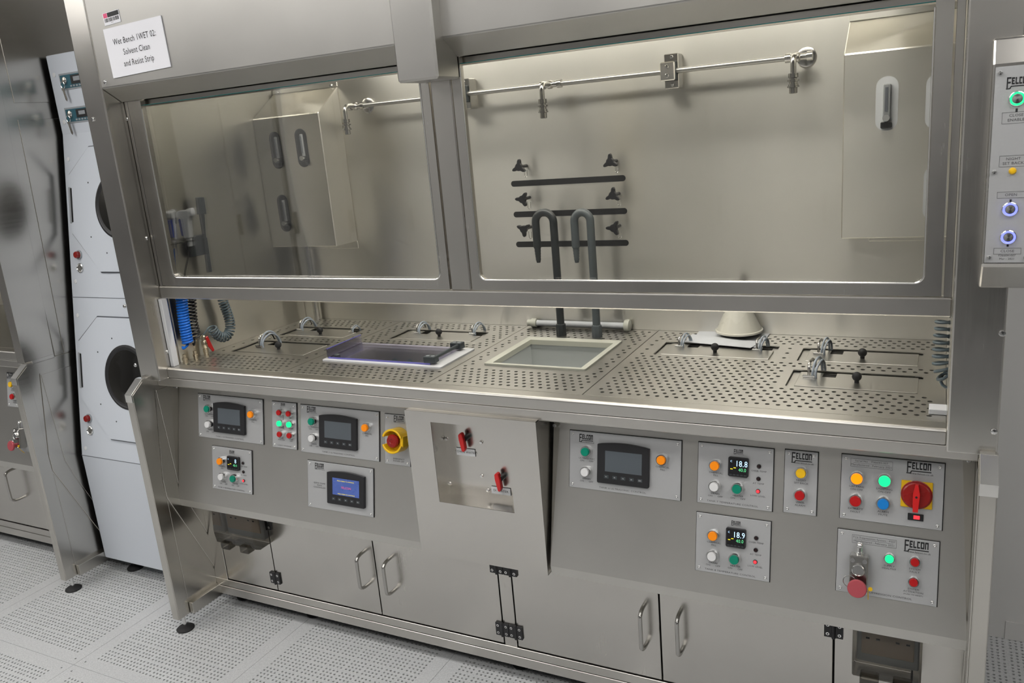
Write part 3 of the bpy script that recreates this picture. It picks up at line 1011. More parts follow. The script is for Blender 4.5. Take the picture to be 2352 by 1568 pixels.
# night set back plate
p = Panel('narrow plate with yellow night set back and red visor alarm lamps', cB(978, 140), cB(1307, 170), cB(950, 767), cB(1277, 803))
p.logo(*cB(1137, 228), 0.043)
p.button(*cB(1127, 382), 'btn_yellow', label='yellow night set back lamp'); p.button(*cB(1115, 605), 'btn_red', label='red visor alarm lamp')
for q, lines in (((1127, 382), ('NIGHT', 'SET BACK')), ((1115, 605), ('VISOR', 'ALARM'))):
    x, y = p.loc(*cB(*q), PT + 0.015)
    for i, t in enumerate(lines):
        text(t, 0.0060, 'print_grey', p.o, p.M @ Matrix.Translation((x, y - 0.0190 - 0.0065 * i, PT + 0.0004)), wide=1.15)


def outline(p, x0, y0, x1, y1, t=0.0005):
    mb = MB()
    for a in ((x0, y0, x1, y0 + t), (x0, y1 - t, x1, y1), (x0, y0, x0 + t, y1), (x1 - t, y0, x1, y1)):
        mb.box(a[0], a[2], a[1], a[3], PT, PT + 0.0004)
    mb.build('text_frame', 'print_grey', p.o, M=p.M, bevel=0)


def textbox(p, c, a, b2, lines):
    l0, l1 = p.loc(*c(*a)), p.loc(*c(*b2))
    y1, y0 = l0[1] - 0.0005, l1[1] + 0.0005
    x0, x1 = l0[0], l1[0]
    # the corners were read along a slanting edge: keep the frame level
    h = 0.0185; yc = (y0 + y1) / 2
    outline(p, x0, yc - h / 2, x1, yc + h / 2)
    MB().box(x0 + 0.006, x1 - 0.006, yc - .0002, yc + .0002, PT, PT + .0004).build('rule', 'print_grey', p.o, M=p.M, bevel=0)
    for i, t in enumerate(lines):
        text(t, 0.0058, 'print_grey', p.o, p.M @ Matrix.Translation(((x0 + x1) / 2, yc + 0.0043 - 0.0086 * i, PT + 0.0004)), wide=1.12)


# main control plate
p = Panel('wide plate with a red rotary main switch on a yellow square', cC(215, 95), cC(1145, 168), cC(187, 670), cC(1105, 768))
p.logo(*cC(903, 218), 0.046)
textbox(p, cC, (290, 150), (668, 207), ('Serial No. : F3660H-007', 'Manufactured : February 2021'))
for q, cl, lines in (((342, 315), 'lit_orange', ('LAF FANS', 'ON-OFF')), ((593, 337), 'lit_green', ('LIGHTING', 'ON-OFF')),
                     ((330, 517), 'btn_red', ('EXTRACT', 'FAULT')), ((581, 543), 'btn_blue', ('ALARM', 'MUTE'))):
    p.button(*cC(*q), cl, r=0.0118)
    x, y = p.loc(*cC(*q), PT + 0.015)
    for i, t in enumerate(lines):
        text(t, 0.0060, 'print_grey', p.o, p.M @ Matrix.Translation((x, y - 0.0200 - 0.0066 * i, PT + 0.0004)), wide=1.15)
a, b2 = p.loc(*cC(748, 320)), p.loc(*cC(1022, 585))
M_ = p.M @ Matrix.Translation(((a[0] + b2[0]) / 2, (a[1] + b2[1]) / 2, PT))
hw = (b2[0] - a[0]) / 2
MB().box(-hw, hw, -hw * 0.95, hw * 0.95, -0.0005, 0.004).build('switch_plate', 'yellow_plastic', p.o, M=M_, bevel=0.001)
MB().lathe((0, 0, 0.003), (0, 0, 1), [(0.0310, 0), (0.0310, 0.003), (0.0300, 0.0035), (0.0275, 0.0035), (0.0285, 0.010), (0.026, 0.012), (0.0001, 0.012)], 40, 0).build('rotary_switch', 'red_dark', p.o, M=M_)
kn = MB().prism([(x, y, 0.014) for x, y in [(-0.006, -0.033), (0.004, -0.033), (0.007, 0.005), (0.003, 0.026), (-0.003, 0.026), (-0.007, 0.005)]], (0, 0, 0.014), 0)
kn.lathe((0, 0, 0.028), (0, 0, 1), [(0.0028, 0), (0.0028, 0.0006)], 10, 1)
kn.build('switch_grip', ['red_plastic', 'black_plastic'], p.o, M=M_, bevel=0.0015)
a, b2 = p.loc(*cC(812, 628)), p.loc(*cC(937, 682))
M_ = p.M @ Matrix.Translation(((a[0] + b2[0]) / 2, (a[1] + b2[1]) / 2, PT))
MB().box(-0.0155, 0.0155, -0.0075, 0.0075, -0.0005, 0.003, 0).build('neon_indicator', 'black_plastic', p.o, M=M_, bevel=0.0008)
MB().box(-0.004, 0.008, -0.004, 0.004, 0.0025, 0.0034).build('neon_window', 'lit_red', p.o, M=M_, bevel=0.0004)

# fire suppression plate
p = Panel('wide plate with fire suppression valve and pink round pull knob', cC(180, 773), cC(1100, 871), cC(150, 1328), cC(1055, 1450))
p.logo(*cC(880, 925), 0.046)
textbox(p, cC, (303, 845), (702, 903), ('Fire Suppression System : FS07', 'Manufactured : February 2021'))
for q, cl, lines in (((637, 1038), 'lit_green', ('SUPPLY', 'HEALTHY')), ((868, 1068), 'btn_red', ('SYSTEM', 'FAULT')), ((856, 1250), 'btn_red', ('SYSTEM', 'ACTIVATION', '(PUSH TO RESET)'))):
    p.button(*cC(*q), cl, r=0.0088, h=0.016)
    x, y = p.loc(*cC(*q), PT + 0.013)
    for i, t in enumerate(lines):
        text(t, 0.0056 if i < 2 else 0.0042, 'print_grey', p.o, p.M @ Matrix.Translation((x, y - 0.0185 - 0.0062 * i, PT + 0.0004)), wide=1.15)
text('FIRE SUPPRESSION CONTROL', 0.0060, 'print_grey', p.o, p.M @ Matrix.Translation((0.0, -p.hh + 0.008, PT + 0.0004)), wide=1.3)


def fire_valve(parent, M_):
    """M_: plate frame at the block centre"""
    MB().box(-0.019, 0.019, -0.044, 0.036, 0, 0.030).build('valve_block', 'steel_tube', parent, M=M_, bevel=0.002)
    mb = MB()
    mb.cyl((0, 0.036, 0.014), (0, 0.041, 0.014), 0.009, n=16)
    mb.cyl((0, 0.041, 0.014), (0, 0.052, 0.014), 0.0058, n=16)
    mb.ball((0, 0.056, 0.014), 0.0075)
    mb.build('stem_knob', 'chrome', parent, M=M_)
    mb = MB()
    mb.lathe((0, 0.006, 0.030), (0, 0, 1), [(0.0135, 0), (0.0135, 0.006), (0.0115, 0.008), (0.0112, 0.006)], 24, 0)
    mb.lathe((0, 0.006, 0.034), (0, 0, 1), [(0.0112, 0), (0.0112, 0.0008)], 24, 1)
    mb.box(-0.006, 0.0, 0.006, 0.013, 0.0349, 0.0352, 2)
    mb.build('pressure_gauge', ['chrome', 'white_plastic', 'red_plastic'], parent, M=M_)
    for a in (-0.0125, 0.0125):
        for b_ in (0.026, -0.037):
            MB().lathe((a, b_, 0.030), (0, 0, 1), [(0.005, 0), (0.005, 0.002), (0.0028, 0.002), (0.0028, 0.0008)], 12).build('bolt', 'chrome', parent, M=M_)
    mb = MB()
    mb.cyl((0, -0.030, 0.030), (0, -0.030, 0.048), 0.008, n=16)
    mb.lathe((0, -0.030, 0.046), (0, 0, 1), [(0.017, 0), (0.020, 0.002), (0.020, 0.007), (0.0185, 0.009), (0.0001, 0.010)], 28)
    mb.build('pull_knob', 'pink_red', parent, M=M_)
    MB().tube(arc((-0.017, -0.020, 0.040), 0.013, 0, 360, 24, (1, 0, 0), (0, 1, 0))[:-1], 0.0012, 6, closed=True).build('pin_ring', 'chrome', parent, M=M_)
    mb = MB().lathe((0.026, -0.031, 0.036), (0, 0, 1), [(0.0045, 0), (0.0045, 0.003)], 14)
    mb.tube([(0.022, -0.031, 0.036), (0.0215, -0.045, 0.030), (0.021, -0.064, 0.012)], 0.0011, 6)
    mb.build('seal_tag', 'yellow_plastic', parent, M=M_)


a = p.loc(*cC(362, 1140), PT + 0.02)
fire_valve(p.o, p.M @ Matrix.Translation((a[0], a[1], PT)))

# ---- valve panel in the middle
YV = -0.200
VX0, VX1, VZ0, VZ1 = 1.831, 2.236, 0.449, 0.888
o0 = PY(YV, 988.5, 968.8); o1 = PY(YV, 1181.8, 1177.7)
vx0, vx1, vz0, vz1 = o0.x, o1.x, o1.z + 0.006, o0.z
vz0 = (PY(YV, 1007, 1152).z + o1.z) / 2
vp = sheet('valve_panel', 'steel', rect(VX0, VZ0, VX1, VZ1), [rect(vx0, vz0, vx1, vz1)], lambda a, b2, d: (a, YV + d, b2), 0.0015, bench)
vp['label'] = 'upright steel panel with a recess holding two red valve levers'
DPT = 0.062
mb = MB()
mb.add([(vx0, YV, vz0), (vx1, YV, vz0), (vx1, YV, vz1), (vx0, YV, vz1), (vx0, YV + DPT, vz0), (vx1, YV + DPT, vz0), (vx1, YV + DPT, vz1), (vx0, YV + DPT, vz1)],
       [(0, 4, 5, 1), (1, 5, 6, 2), (2, 6, 7, 3), (3, 7, 4, 0), (4, 7, 6, 5)])
mb.build('recess_liner', 'steel', vp, smooth=False)
mb = MB()
for (a, b2) in ((VX0, VX0 + 0.0015), (VX1 - 0.0015, VX1)):
    mb.box(a, b2, YV + 0.0005, -0.095, VZ0, VZ1)
mb.box(VX0, VX1, YV + 0.0005, -0.06, VZ0, VZ0 + 0.0015)
mb.box(VX0, VX1, YV + 0.0005, -0.14, VZ1 - 0.0015, VZ1)
mb.build('panel_return', 'steel', vp, bevel=0)
c8 = cr(920, 920, 3.6475)
for (hx, hy), (lx, ly), t in (((517, 345), (545, 432), 'TOWN WATER'), ((820, 678), (840, 757), 'DI WATER')):
    L_ = PY(YV + DPT - 0.003, *c8(lx, ly))
    pl = MB().box(L_.x - 0.030, L_.x + 0.030, YV + DPT - 0.0025, YV + DPT - 0.0002, L_.z - 0.0105, L_.z + 0.0105, 0)
    pl.box(L_.x - 0.0295, L_.x + 0.0305, YV + DPT - 0.0015, YV + DPT - 0.0001, L_.z - 0.0105, L_.z + 0.0115, 1)
    pl.build('name_plate', ['white_plastic', 'black_plastic'], vp, bevel=0)
    text(t, 0.0088, 'print', vp, Matrix.Translation((L_.x, YV + DPT - 0.0029, L_.z)) @ Matrix.Rotation(math.pi / 2, 4, 'X'), wide=1.1)
    H_ = PY(YV + 0.040, *c8(hx, hy))
    hb = MB()
    hb.prism([(H_.x + x, YV + 0.036, H_.z + z) for x, z in [(-0.010, 0.020), (-0.004, 0.026), (0.002, 0.024), (0.0065, 0.006), (0.0075, -0.020), (0.004, -0.029), (-0.003, -0.028), (-0.006, -0.012), (-0.0095, 0.006)]], (0, 0.015, 0))
    hb.build('valve_lever', 'red_plastic', vp, bevel=0.002, seg=2)
    MB().cyl((H_.x + 0.002, YV + 0.045, H_.z + 0.006), (H_.x + 0.002, YV + DPT, H_.z + 0.006), 0.0085, n=16).build('valve_stem', 'black_plastic', vp)
bolts('stud', 'chrome', [PY(YV + DPT, *c8(*q)) for q in [(388, 318), (678, 347), (682, 628), (415, 690), (735, 748)]], (0, -1, 0), 0.0052, vp)

# ---- sockets with smoked covers under the fascias
def socket_unit(x0, x1, z0, z1, open_bottom=True):
    xc = (x0 + x1) / 2
    b_ = box('socket_box', 'grey_box', x0 + 0.006, x1 - 0.006, YD - 0.022, YD, z0 + 0.02, z1, bench, bevel=0.003)
    box('socket_plate', 'socket_face', x0 + 0.016, x1 - 0.016, YD - 0.027, YD - 0.021, z0 + 0.045, z1 - 0.004, b_, bevel=0.002)
    W = x1 - x0
    for sx in (-1, 1):
        cx = xc + sx * W * 0.22
        for ox, oz, ww, hh in ((0, 0.036, 0.002, 0.006), (-0.011, 0.014, 0.004, 0.0022), (0.011, 0.014, 0.004, 0.0022)):
            box('socket_slot', 'gap_dark', cx + ox - ww, cx + ox + ww, YD - 0.0276, YD - 0.0268, z0 + 0.075 + oz - hh, z0 + 0.075 + oz + hh, b_, bevel=0)
    # hinged smoked cover, open towards the wall, with a bevelled foot
    prof = [(YD - 0.001, z1), (YD - 0.068, z1), (YD - 0.078, z0 + 0.055), (YD - 0.072, z0 + 0.012), (YD - 0.050, z0), (YD - 0.001, z0)]
    t = 0.0025
    mb = MB()
    n = len(prof)
    vs = [(x0, y, z) for y, z in prof] + [(x1, y, z) for y, z in prof]
    fs = [(i, i + 1, n + i + 1, n + i) for i in range(n - 1)] + [tuple(range(n)), tuple(range(2 * n - 1, n - 1, -1))]
    mb.add(vs, fs)
    cv = mb.build('smoked_cover', 'smoked', b_, bevel=0.003, smooth=False)
    cv['label'] = 'smoked translucent plastic socket cover'
    for sx in (-1, 1):
        cx = xc + sx * W * 0.24
        box('cover_clip', 'smoked', cx - 0.020, cx + 0.020, YD - 0.082, YD - 0.050, z0 - 0.006, z0 + 0.020, b_, bevel=0.003)
    return b_


a = PY(YD - 0.07, 500, 1240); b2 = PY(YD - 0.07, 586, 1250)
z_ = PY(YD - 0.06, 560, 1262).z
socket_unit(a.x - 0.005, b2.x + 0.002, z_ + 0.006, 0.47)
a = PY(YD - 0.07, 1957, 1520); b2 = PY(YD - 0.07, 2117, 1530)
z_ = PY(YD - 0.06, 2050, 1572).z
socket_unit(a.x, b2.x, z_, 0.47)

# ---- hood, sashes
def hood(x0, x1):
    pr = [(YH, 1.836), (YH, 2.34), (YH + 0.012, 2.34), (YH + 0.012, 1.86), (-0.150, 1.806), (-0.158, 1.795)]
    return MB().prism([(x0, y, z) for y, z in pr], (x1 - x0, 0, 0)).build('hood', 'steel_hood', bench, bevel=0.003, seg=2)


hood(XL + 0.002, 1.951)
hood(2.078, XR - 0.002)
box('hood_cover', 'steel_hood', 1.972, 2.086, -0.258, -0.156, 1.745, 2.34, bench, bevel=0.005)
box('header_rail', 'steel_h', XL, XR, -0.125, -0.108, 1.778, 1.800, bench, bevel=0.004)
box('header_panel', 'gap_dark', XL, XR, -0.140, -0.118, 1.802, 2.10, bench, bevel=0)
box('bottom_bar', 'steel_h', XL + 0.001, XR - 0.001, YS - 0.004, -0.122, 1.179, 1.2185, bench, bevel=0.003)
box('mullion', 'steel', 1.995, 2.055, YS, -0.120, 1.2185, 2.05, bench, bevel=0.003)
box('sash_track', 'white_pp', XL + 0.001, XL + 0.017, -0.168, -0.146, ZD, 1.179, bench, bevel=0.001)
for x0, x1 in ((0.899, 1.992), (2.058, 3.146)):
    box('sash_guide', 'steel', x0 - 0.013 if x0 < 1 else x1 + 0.002, x0 - 0.002 if x0 < 1 else x1 + 0.017, YS, -0.125, 1.2185, 2.05, bench, bevel=0.001)
SASH = [(0.900, 0.957, 1.966, 1.991), (2.059, 2.084, 3.113, 3.144)]
for xo0, xi0, xi1, xo1 in SASH:
    zb, zi, zt = 1.221, 1.247, 1.98
    sf = sheet('sash_frame', 'steel', rect(xo0, zb, xo1, zt), [[(xi0, zt - 0.02), (xi0, zi + 0.018)] + [(xi0 + 0.018 - 0.018 * math.cos(math.radians(a)), zi + 0.018 - 0.018 * math.sin(math.radians(a))) for a in (22, 45, 68)] +
               [(xi0 + 0.018, zi), (xi1 - 0.018, zi)] + [(xi1 - 0.018 + 0.018 * math.sin(math.radians(a)), zi + 0.018 - 0.018 * math.cos(math.radians(a))) for a in (22, 45, 68)] + [(xi1, zi + 0.018), (xi1, zt - 0.02)]],
               lambda a, b_, d: (a, YS + d, b_), 0.018, bench)
    pn = box('glass_pane', 'sash_glass', xi0 - 0.004, xi1 + 0.004, YS + 0.008, YS + 0.013, zi - 0.004, 1.780, sf, bevel=0)
    box('glass_edge', 'glass_edge', xi0, xi1, YS + 0.0078, YS + 0.0132, 1.780, 1.7815, sf, bevel=0)
    path = [(xi0 + 0.001, YS, 1.77), (xi0 + 0.001, YS, zi + 0.02)] + arc((xi0 + 0.019, YS, zi + 0.019), 0.018, 180, 270, 8, (1, 0, 0), (0, 0, 1)) + arc((xi1 - 0.019, YS, zi + 0.019), 0.018, 270, 360, 8, (1, 0, 0), (0, 0, 1)) + [(xi1 - 0.001, YS, 1.77)]
    MB().tube(path, 0.0022, 8).build('glazing_bead', 'steel_bright', sf)
# strip lamp up inside the hood
box('strip_lamp', 'hood_lamp', 1.05, 3.0, 0.10, 0.18, 2.085, 2.105, bench, bevel=0)
# screws on pillars and hood corner
bolts('screw', 'chrome', [PY(YH, *q) for q in [(214, 274), (287, 703), (312, 838), (2302, 765), (2283, 990)]] + [PY(YH, 243, 189)], (0, -1, 0), 0.0062, bench)
bolts('screw', 'chrome', [PX(XL, *q) for q in [(294, 273), (338, 547), (385, 807)]], (1, 0, 0), 0.0062, bench)

# ---- gauge cabinets in the back corners
def gauge_box(x0, x1, meters, side):
    yf, zb, z1, z2 = 0.385, 1.258, 1.728, 1.815
    pr = [(yf, zb), (yf, z1), (YW - 0.001, z2), (YW - 0.001, zb)]
    g_ = MB().prism([(x0, y, z) for y, z in pr], (x1 - x0, 0, 0)).build('gauge_cabinet', 'steel_liner', bench, bevel=0.0025)
    box('flange', 'steel_liner', x0, x1, YW - 0.004, YW - 0.0005, z2, z2 + 0.022, g_)
    box('flange', 'steel_liner', x0 + 0.06, x1 + 0.0, YW - 0.004, YW - 0.0005, zb - 0.028, zb, g_)
    for (mx, mz0, mz1, white) in meters:
        r = 0.026
        rim = [(a, c) for a, c in rrect(mx - r, mz0, mx + r, mz1, r * 0.95, 6)]
        MB().prism([(a, yf - 0.0012, c) for a, c in rim], (0, 0.001, 0)).build('meter_window', 'black_plastic' if not white else 'white_plastic', g_, smooth=False)
        tx = mx + (0.008 if not white else 0.0)
        h = mz1 - mz0
        mw = 0.005 if not white else 0.009
        box('meter_body', 'meter_body', tx - mw, tx + mw, yf - 0.010, yf - 0.001, mz0 + h * 0.24, mz0 + h * 0.86, g_, bevel=0.002)
        box('meter_scale', 'meter_scale', tx - 0.004, tx + 0.003, yf - 0.0108, yf - 0.0100, mz0 + h * 0.36, mz0 + h * 0.80, g_, bevel=0)
        MB().cyl((tx, yf - 0.022, mz0 + h * 0.24), (tx, yf - 0.001, mz0 + h * 0.24), 0.0085, n=16).build('meter_knob', 'chrome', g_)
        box('meter_base', 'black_plastic', tx - 0.013, tx + 0.013, yf - 0.014, yf - 0.001, mz0 + h * 0.05, mz0 + h * 0.17, g_, bevel=0.002)
    return g_


plain('meter_body', (0.38, 0.39, 0.39), 0.25)
plain('meter_scale', (0.16, 0.17, 0.19), 0.4)
def rz(y, px0, px1, py0, py1):
    a = PY(y, (px0 + px1) / 2, py0); c = PY(y, (px0 + px1) / 2, py1)
    return (a.x + c.x) / 2, c.z, a.z
ml = [rz(0.385, *q) + (False,) for q in ((620, 650, 302, 388), (678, 710, 295, 384), (638, 668, 447, 532))]
gauge_box(XL + 0.001, 1.192, ml, 1)
mr_ = [rz(0.385, *q) + (True,) for q in ((2012, 2062, 175, 300), (2128, 2178, 168, 296), (2122, 2172, 380, 505))]
gauge_box(PY(0.385, 1935, 340).x, XR - 0.001, mr_, -1)
bolts('screw', 'chrome', [PY(YW - 0.004, *q) for q in [(638, 213), (760, 197), (1974, 57)]], (0, -1, 0), 0.006, bench)
# drain pipe in the left rear corner
MB().cyl((0.96, 0.49, ZD), (0.96, 0.49, 1.26), 0.012, n=16).build('drain_pipe', 'steel_tube', bench)
MB().cyl((1.89 + 0.36, 0.5, ZD), (2.25, 0.5, 1.235), 0.010, n=14)

# ---- rinse bar on the back wall
YP = 0.462
zp = 1.738
pipe = MB().cyl((1.33, YP, zp), (2.79, YP, zp), 0.0075, n=14).build('rinse_pipe', 'steel_pipe', bench)
def clamp(x):
    c = box('pipe_clamp', 'steel_tube', x - 0.020, x + 0.022, YP + 0.006, YW, zp - 0.048, zp + 0.048, bench, bevel=0.002)
    box('clamp_plate', 'steel_bright', x - 0.026, x + 0.018, YP - 0.020, YP - 0.014, zp - 0.026, zp + 0.026, c, bevel=0.004)
    box('clamp_jaw', 'charcoal', x - 0.020, x + 0.018, YP - 0.014, YP + 0.006, zp - 0.026, zp + 0.026, c, bevel=0.002)
    for dz in (-0.012, 0.012):
        bolts('bolt', 'chrome', [(x - 0.004, YP - 0.020, zp + dz)], (0, -1, 0), 0.006, c)
    for dz in (-0.038, 0.038):
        bolts('bolt', 'chrome', [(x + 0.003, YP + 0.006, zp + dz)], (0, -1, 0), 0.0055, c)
clamp(PY(YP, 1540, 167).x)
clamp(PY(YP, 1066, 215).x - 0.004)
def nozzle(px, py_, tip, flange=True, yn=0.40):
    x = PY(yn, *tip).x; zt = PY(yn, *tip).z
    path = [(x, YP, zp), (x, YP - 0.02, zp + 0.002)] + arc((x, yn + 0.020, zp - 0.018), 0.020, 90, 180, 6, (0, 1, 0), (0, 0, 1)) + [(x, yn, zp - 0.045)]
    mb = MB().tube(path, 0.0075, 12)
    o = mb.build('nozzle_arm', 'steel_nozzle', bench)
    z = zp - 0.042
    pr = [(0.0065, 0), (0.0105, 0.001), (0.0105, 0.018), (0.0075, 0.020), (0.0075, 0.026), (0.0120, 0.027), (0.0120, 0.033), (0.0085, 0.035), (0.0085, 0.044), (0.0105, 0.045), (0.0105, 0.052), (0.0125, 0.053), (0.0125, 0.058), (0.0085, 0.060), (0.0085, 0.082), (0.0060, 0.084)]
    k = (z - zt) / 0.084
    MB().lathe((x, yn, z), (0, 0, -1), [(r * 1.25, h * k) for r, h in pr], 12).build('nozzle', 'steel_nozzle', o)
    MB().lathe((x - 0.03, YP, zp), (1, 0, 0), [(0.0125, 0), (0.0125, 0.014), (0.0095, 0.015), (0.0095, 0.024), (0.0130, 0.025), (0.0130, 0.036), (0.009, 0.04), (0.009, 0.055), (0.0125, 0.056), (0.0125, 0.07)], 12).build('pipe_union', 'steel_tube', o)
    if flange:
        MB().lathe((x + 0.018, YW, zp), (0, -1, 0), [(0.026, 0), (0.026, 0.004), (0.022, 0.006), (0.010, 0.007), (0.010, 0.05)], 24).build('wall_flange', 'steel_tube', o)
nozzle(None, None, (1249, 272), False)
nozzle(None, None, (1822, 215))
nozzle(None, None, (799, 309))

# ---- slotted back: three black slots and six three-lobed knobs
for z in (1.4385, 1.3365, 1.2355):
    MB().prism([(x, YW - 0.0012, zz) for x, zz in rrect(1.857, z - 0.0095, 2.258, z + 0.0095, 0.0093, 6)], (0, 0.001, 0)).build('wall_slot', 'black_matte', bench, smooth=False)
def knob(x, z, rot):
    yk = 0.452
    poly = []
    for i in range(36):
        a = 2 * math.pi * i / 36
        r = 0.0125 + 0.0135 * max(0, math.cos(3 * (a - rot) / 1)) ** 1.6
        poly.append((x + r * math.sin(a), yk, z + r * math.cos(a)))
    o = MB().prism(poly, (0, 0.014, 0)).build('clamp_knob', 'black_plastic', bench, bevel=0.003, seg=2)
    MB().cyl((x, yk + 0.013, z), (x, YW, z), 0.0055, n=12).build('knob_stem', 'black_plastic', o)
    MB().tube([(x + 0.006, yk + 0.03, z - 0.010), (x + 0.006, yk + 0.03, z - 0.030)] + arc((x + 0.011, yk + 0.03, z - 0.030), 0.005, 180, 360, 6, (1, 0, 0), (0, 0, 1)) + [(x + 0.016, yk + 0.03, z - 0.012)], 0.0011, 6).build('wire_clip', 'chrome', o)
for q, rot in (((1190, 384), 0.1), ((1400, 372), 0.0), ((1198, 458), 0.6), ((1406, 449), 0.1), ((1201, 527), 1.0), ((1408, 524), 0.55)):
    P_ = PY(0.452, *q); knob(P_.x, P_.z, rot)

# ---- swan-neck taps at the sink
for base, mat, lbl, offs in (((1292, 768), 'tap_dark', 'dark charcoal swan-neck tap', 0), ((1370, 774), 'tap_grey', 'mid grey swan-neck tap', 1)):
    B_ = PZ(ZD, *base)
    y = 0.41; x = B_.x
    zt = 1.305
    top = PY(y, 1255 if offs == 0 else 1341, 480)
    end = PY(y, 1237 if offs == 0 else 1325, 600)
    r = (x - end.x) / 2
    zc = top.z - r - 0.010
    path = [(x, y, ZD), (x, y, 1.05), (x, y, zc - 0.06)] + arc((x - r, y, zc), r, 0, 180, 14, (1, 0, 0), (0, 0, 1)) + [(x - 2 * r, y, zc - 0.05), (x - 2 * r, y, end.z + 0.045)]
    tp = MB().tube(path, 0.0125, 16).build('swan_neck_tap', mat, bench)
    tp['label'] = lbl
    pr = [(0.0125, 0)]
    for i in range(5): pr += [(0.0112 - i * 0.0006, 0.004 + i * 0.009), (0.0098 - i * 0.0006, 0.010 + i * 0.009)]
    pr += [(0.006, 0.052)]
    MB().lathe((x - 2 * r, y, end.z + 0.048), (0, 0, -1), pr, 14).build('spout_tip', mat, tp)
    MB().lathe((x, y, ZD), (0, 0, 1), [(0.0175, 0), (0.0175, 0.034), (0.0160, 0.038), (0.0125, 0.040)], 8).build('tap_collar', mat, tp)

# ================================================================ deck
SEAM = [XL, 1.347, 1.877, 2.345, XR]
LIDS = [(0.952, 0.03, 1.280, 0.180), (0.968, 0.256, 1.270, 0.386), (1.449, 0.281, 1.780, 0.408), (2.409, 0.245, 2.742, 0.386), (2.807, 0.250, 3.110, 0.382), (2.812, 0.032, 3.115, 0.172)]
WT = (1.392, -0.010, 1.842, 0.200)
SK = (1.953, 0.050, 2.277, 0.360)
CUTS = LIDS + [WT, SK]
PH = [(1.313 - 0.024 * 17, -0.132), (1.374, -0.132), (1.914, -0.135), (2.376, -0.134)]
RHOLE = 0.0054
DLAB = ['perforated steel deck panel with two lids beside the blue coiled hose', 'perforated steel deck panel around the violet acrylic lid', 'perforated steel deck panel around the white sink', 'wide perforated steel deck panel with the white funnel standing on it']
taps = [(PZ(ZD, 1292, 768).x, 0.41), (PZ(ZD, 1370, 774).x, 0.41)]
for k in range(4):
    x0, x1 = SEAM[k] + 0.0012, SEAM[k + 1] - 0.0012
    y0, y1 = -0.139, YW - 0.002
    cuts = [c for c in CUTS if x0 < (c[0] + c[2]) / 2 < x1]
    hs = []
    px0, py0 = PH[k]
    for j in range(40):
        y = py0 + 0.02385 * j
        if y > y1 - 0.012: break
        for i in range(-2, 60):
            x = px0 + 0.024 * i + (0.012 if j % 2 else 0)
            if x < x0 + 0.021 or x > x1 - 0.021: continue
            if y < y0 + 0.003: continue
            if any(c[0] - 0.028 < x < c[2] + 0.028 and c[1] - 0.019 < y < c[3] + 0.019 for c in cuts): continue
            if any(abs(x - a) < 0.024 and abs(y - b_) < 0.026 for a, b_ in taps): continue
            hs.append((x, y))
    yy0 = -0.1395
    hs = [(x, y) for x, y in hs if y - RHOLE > yy0 + 0.001 and x > x0 + 0.021]
    holes = [circ(x, y, RHOLE, 10) for x, y in hs] + [rrect(c[0], c[1], c[2], c[3], 0.006, 3) for c in cuts]
    d = sheet('deck_panel', 'steel_deck', rect(x0, yy0, x1, y1), holes, lambda a, b_, dd: (a, b_, ZD - dd), 0.003)
    tag(d, DLAB[k], 'deck panel')
# wells below the lids (part of the bench)
for c in LIDS:
    x0, y0, x1, y1 = c
    mb = MB()
    mb.box(x0 - 0.004, x0 + 0.022, y0 - 0.004, y1 + 0.004, ZD - 0.009, ZD - 0.0065); mb.box(x1 - 0.018, x1 + 0.004, y0 - 0.004, y1 + 0.004, ZD - 0.009, ZD - 0.0065)
    mb.box(x0 + 0.022, x1 - 0.018, y0 - 0.004, y0 + 0.022, ZD - 0.009, ZD - 0.0065)
    mb.box(x0 + 0.022, x1 - 0.018, y1 - 0.006, y1 + 0.004, ZD - 0.009, ZD - 0.0065)
    tr = mb.build('tank_ledge', 'steel_deck', bench, bevel=0)
    w2 = MB()
    a, b_, c_, d_ = x0 + 0.02, y0 + 0.02, x1 - 0.016, y1 - 0.004
    zt, zb = ZD - 0.009, 0.76
    w2.add([(a, b_, zt), (c_, b_, zt), (c_, d_, zt), (a, d_, zt), (a, b_, zb), (c_, b_, zb), (c_, d_, zb), (a, d_, zb)], [(0, 1, 5, 4), (1, 2, 6, 5), (2, 3, 7, 6), (3, 0, 4, 7), (4, 5, 6, 7)])
    w2.build('tank_well', 'steel_liner', tr, smooth=False)

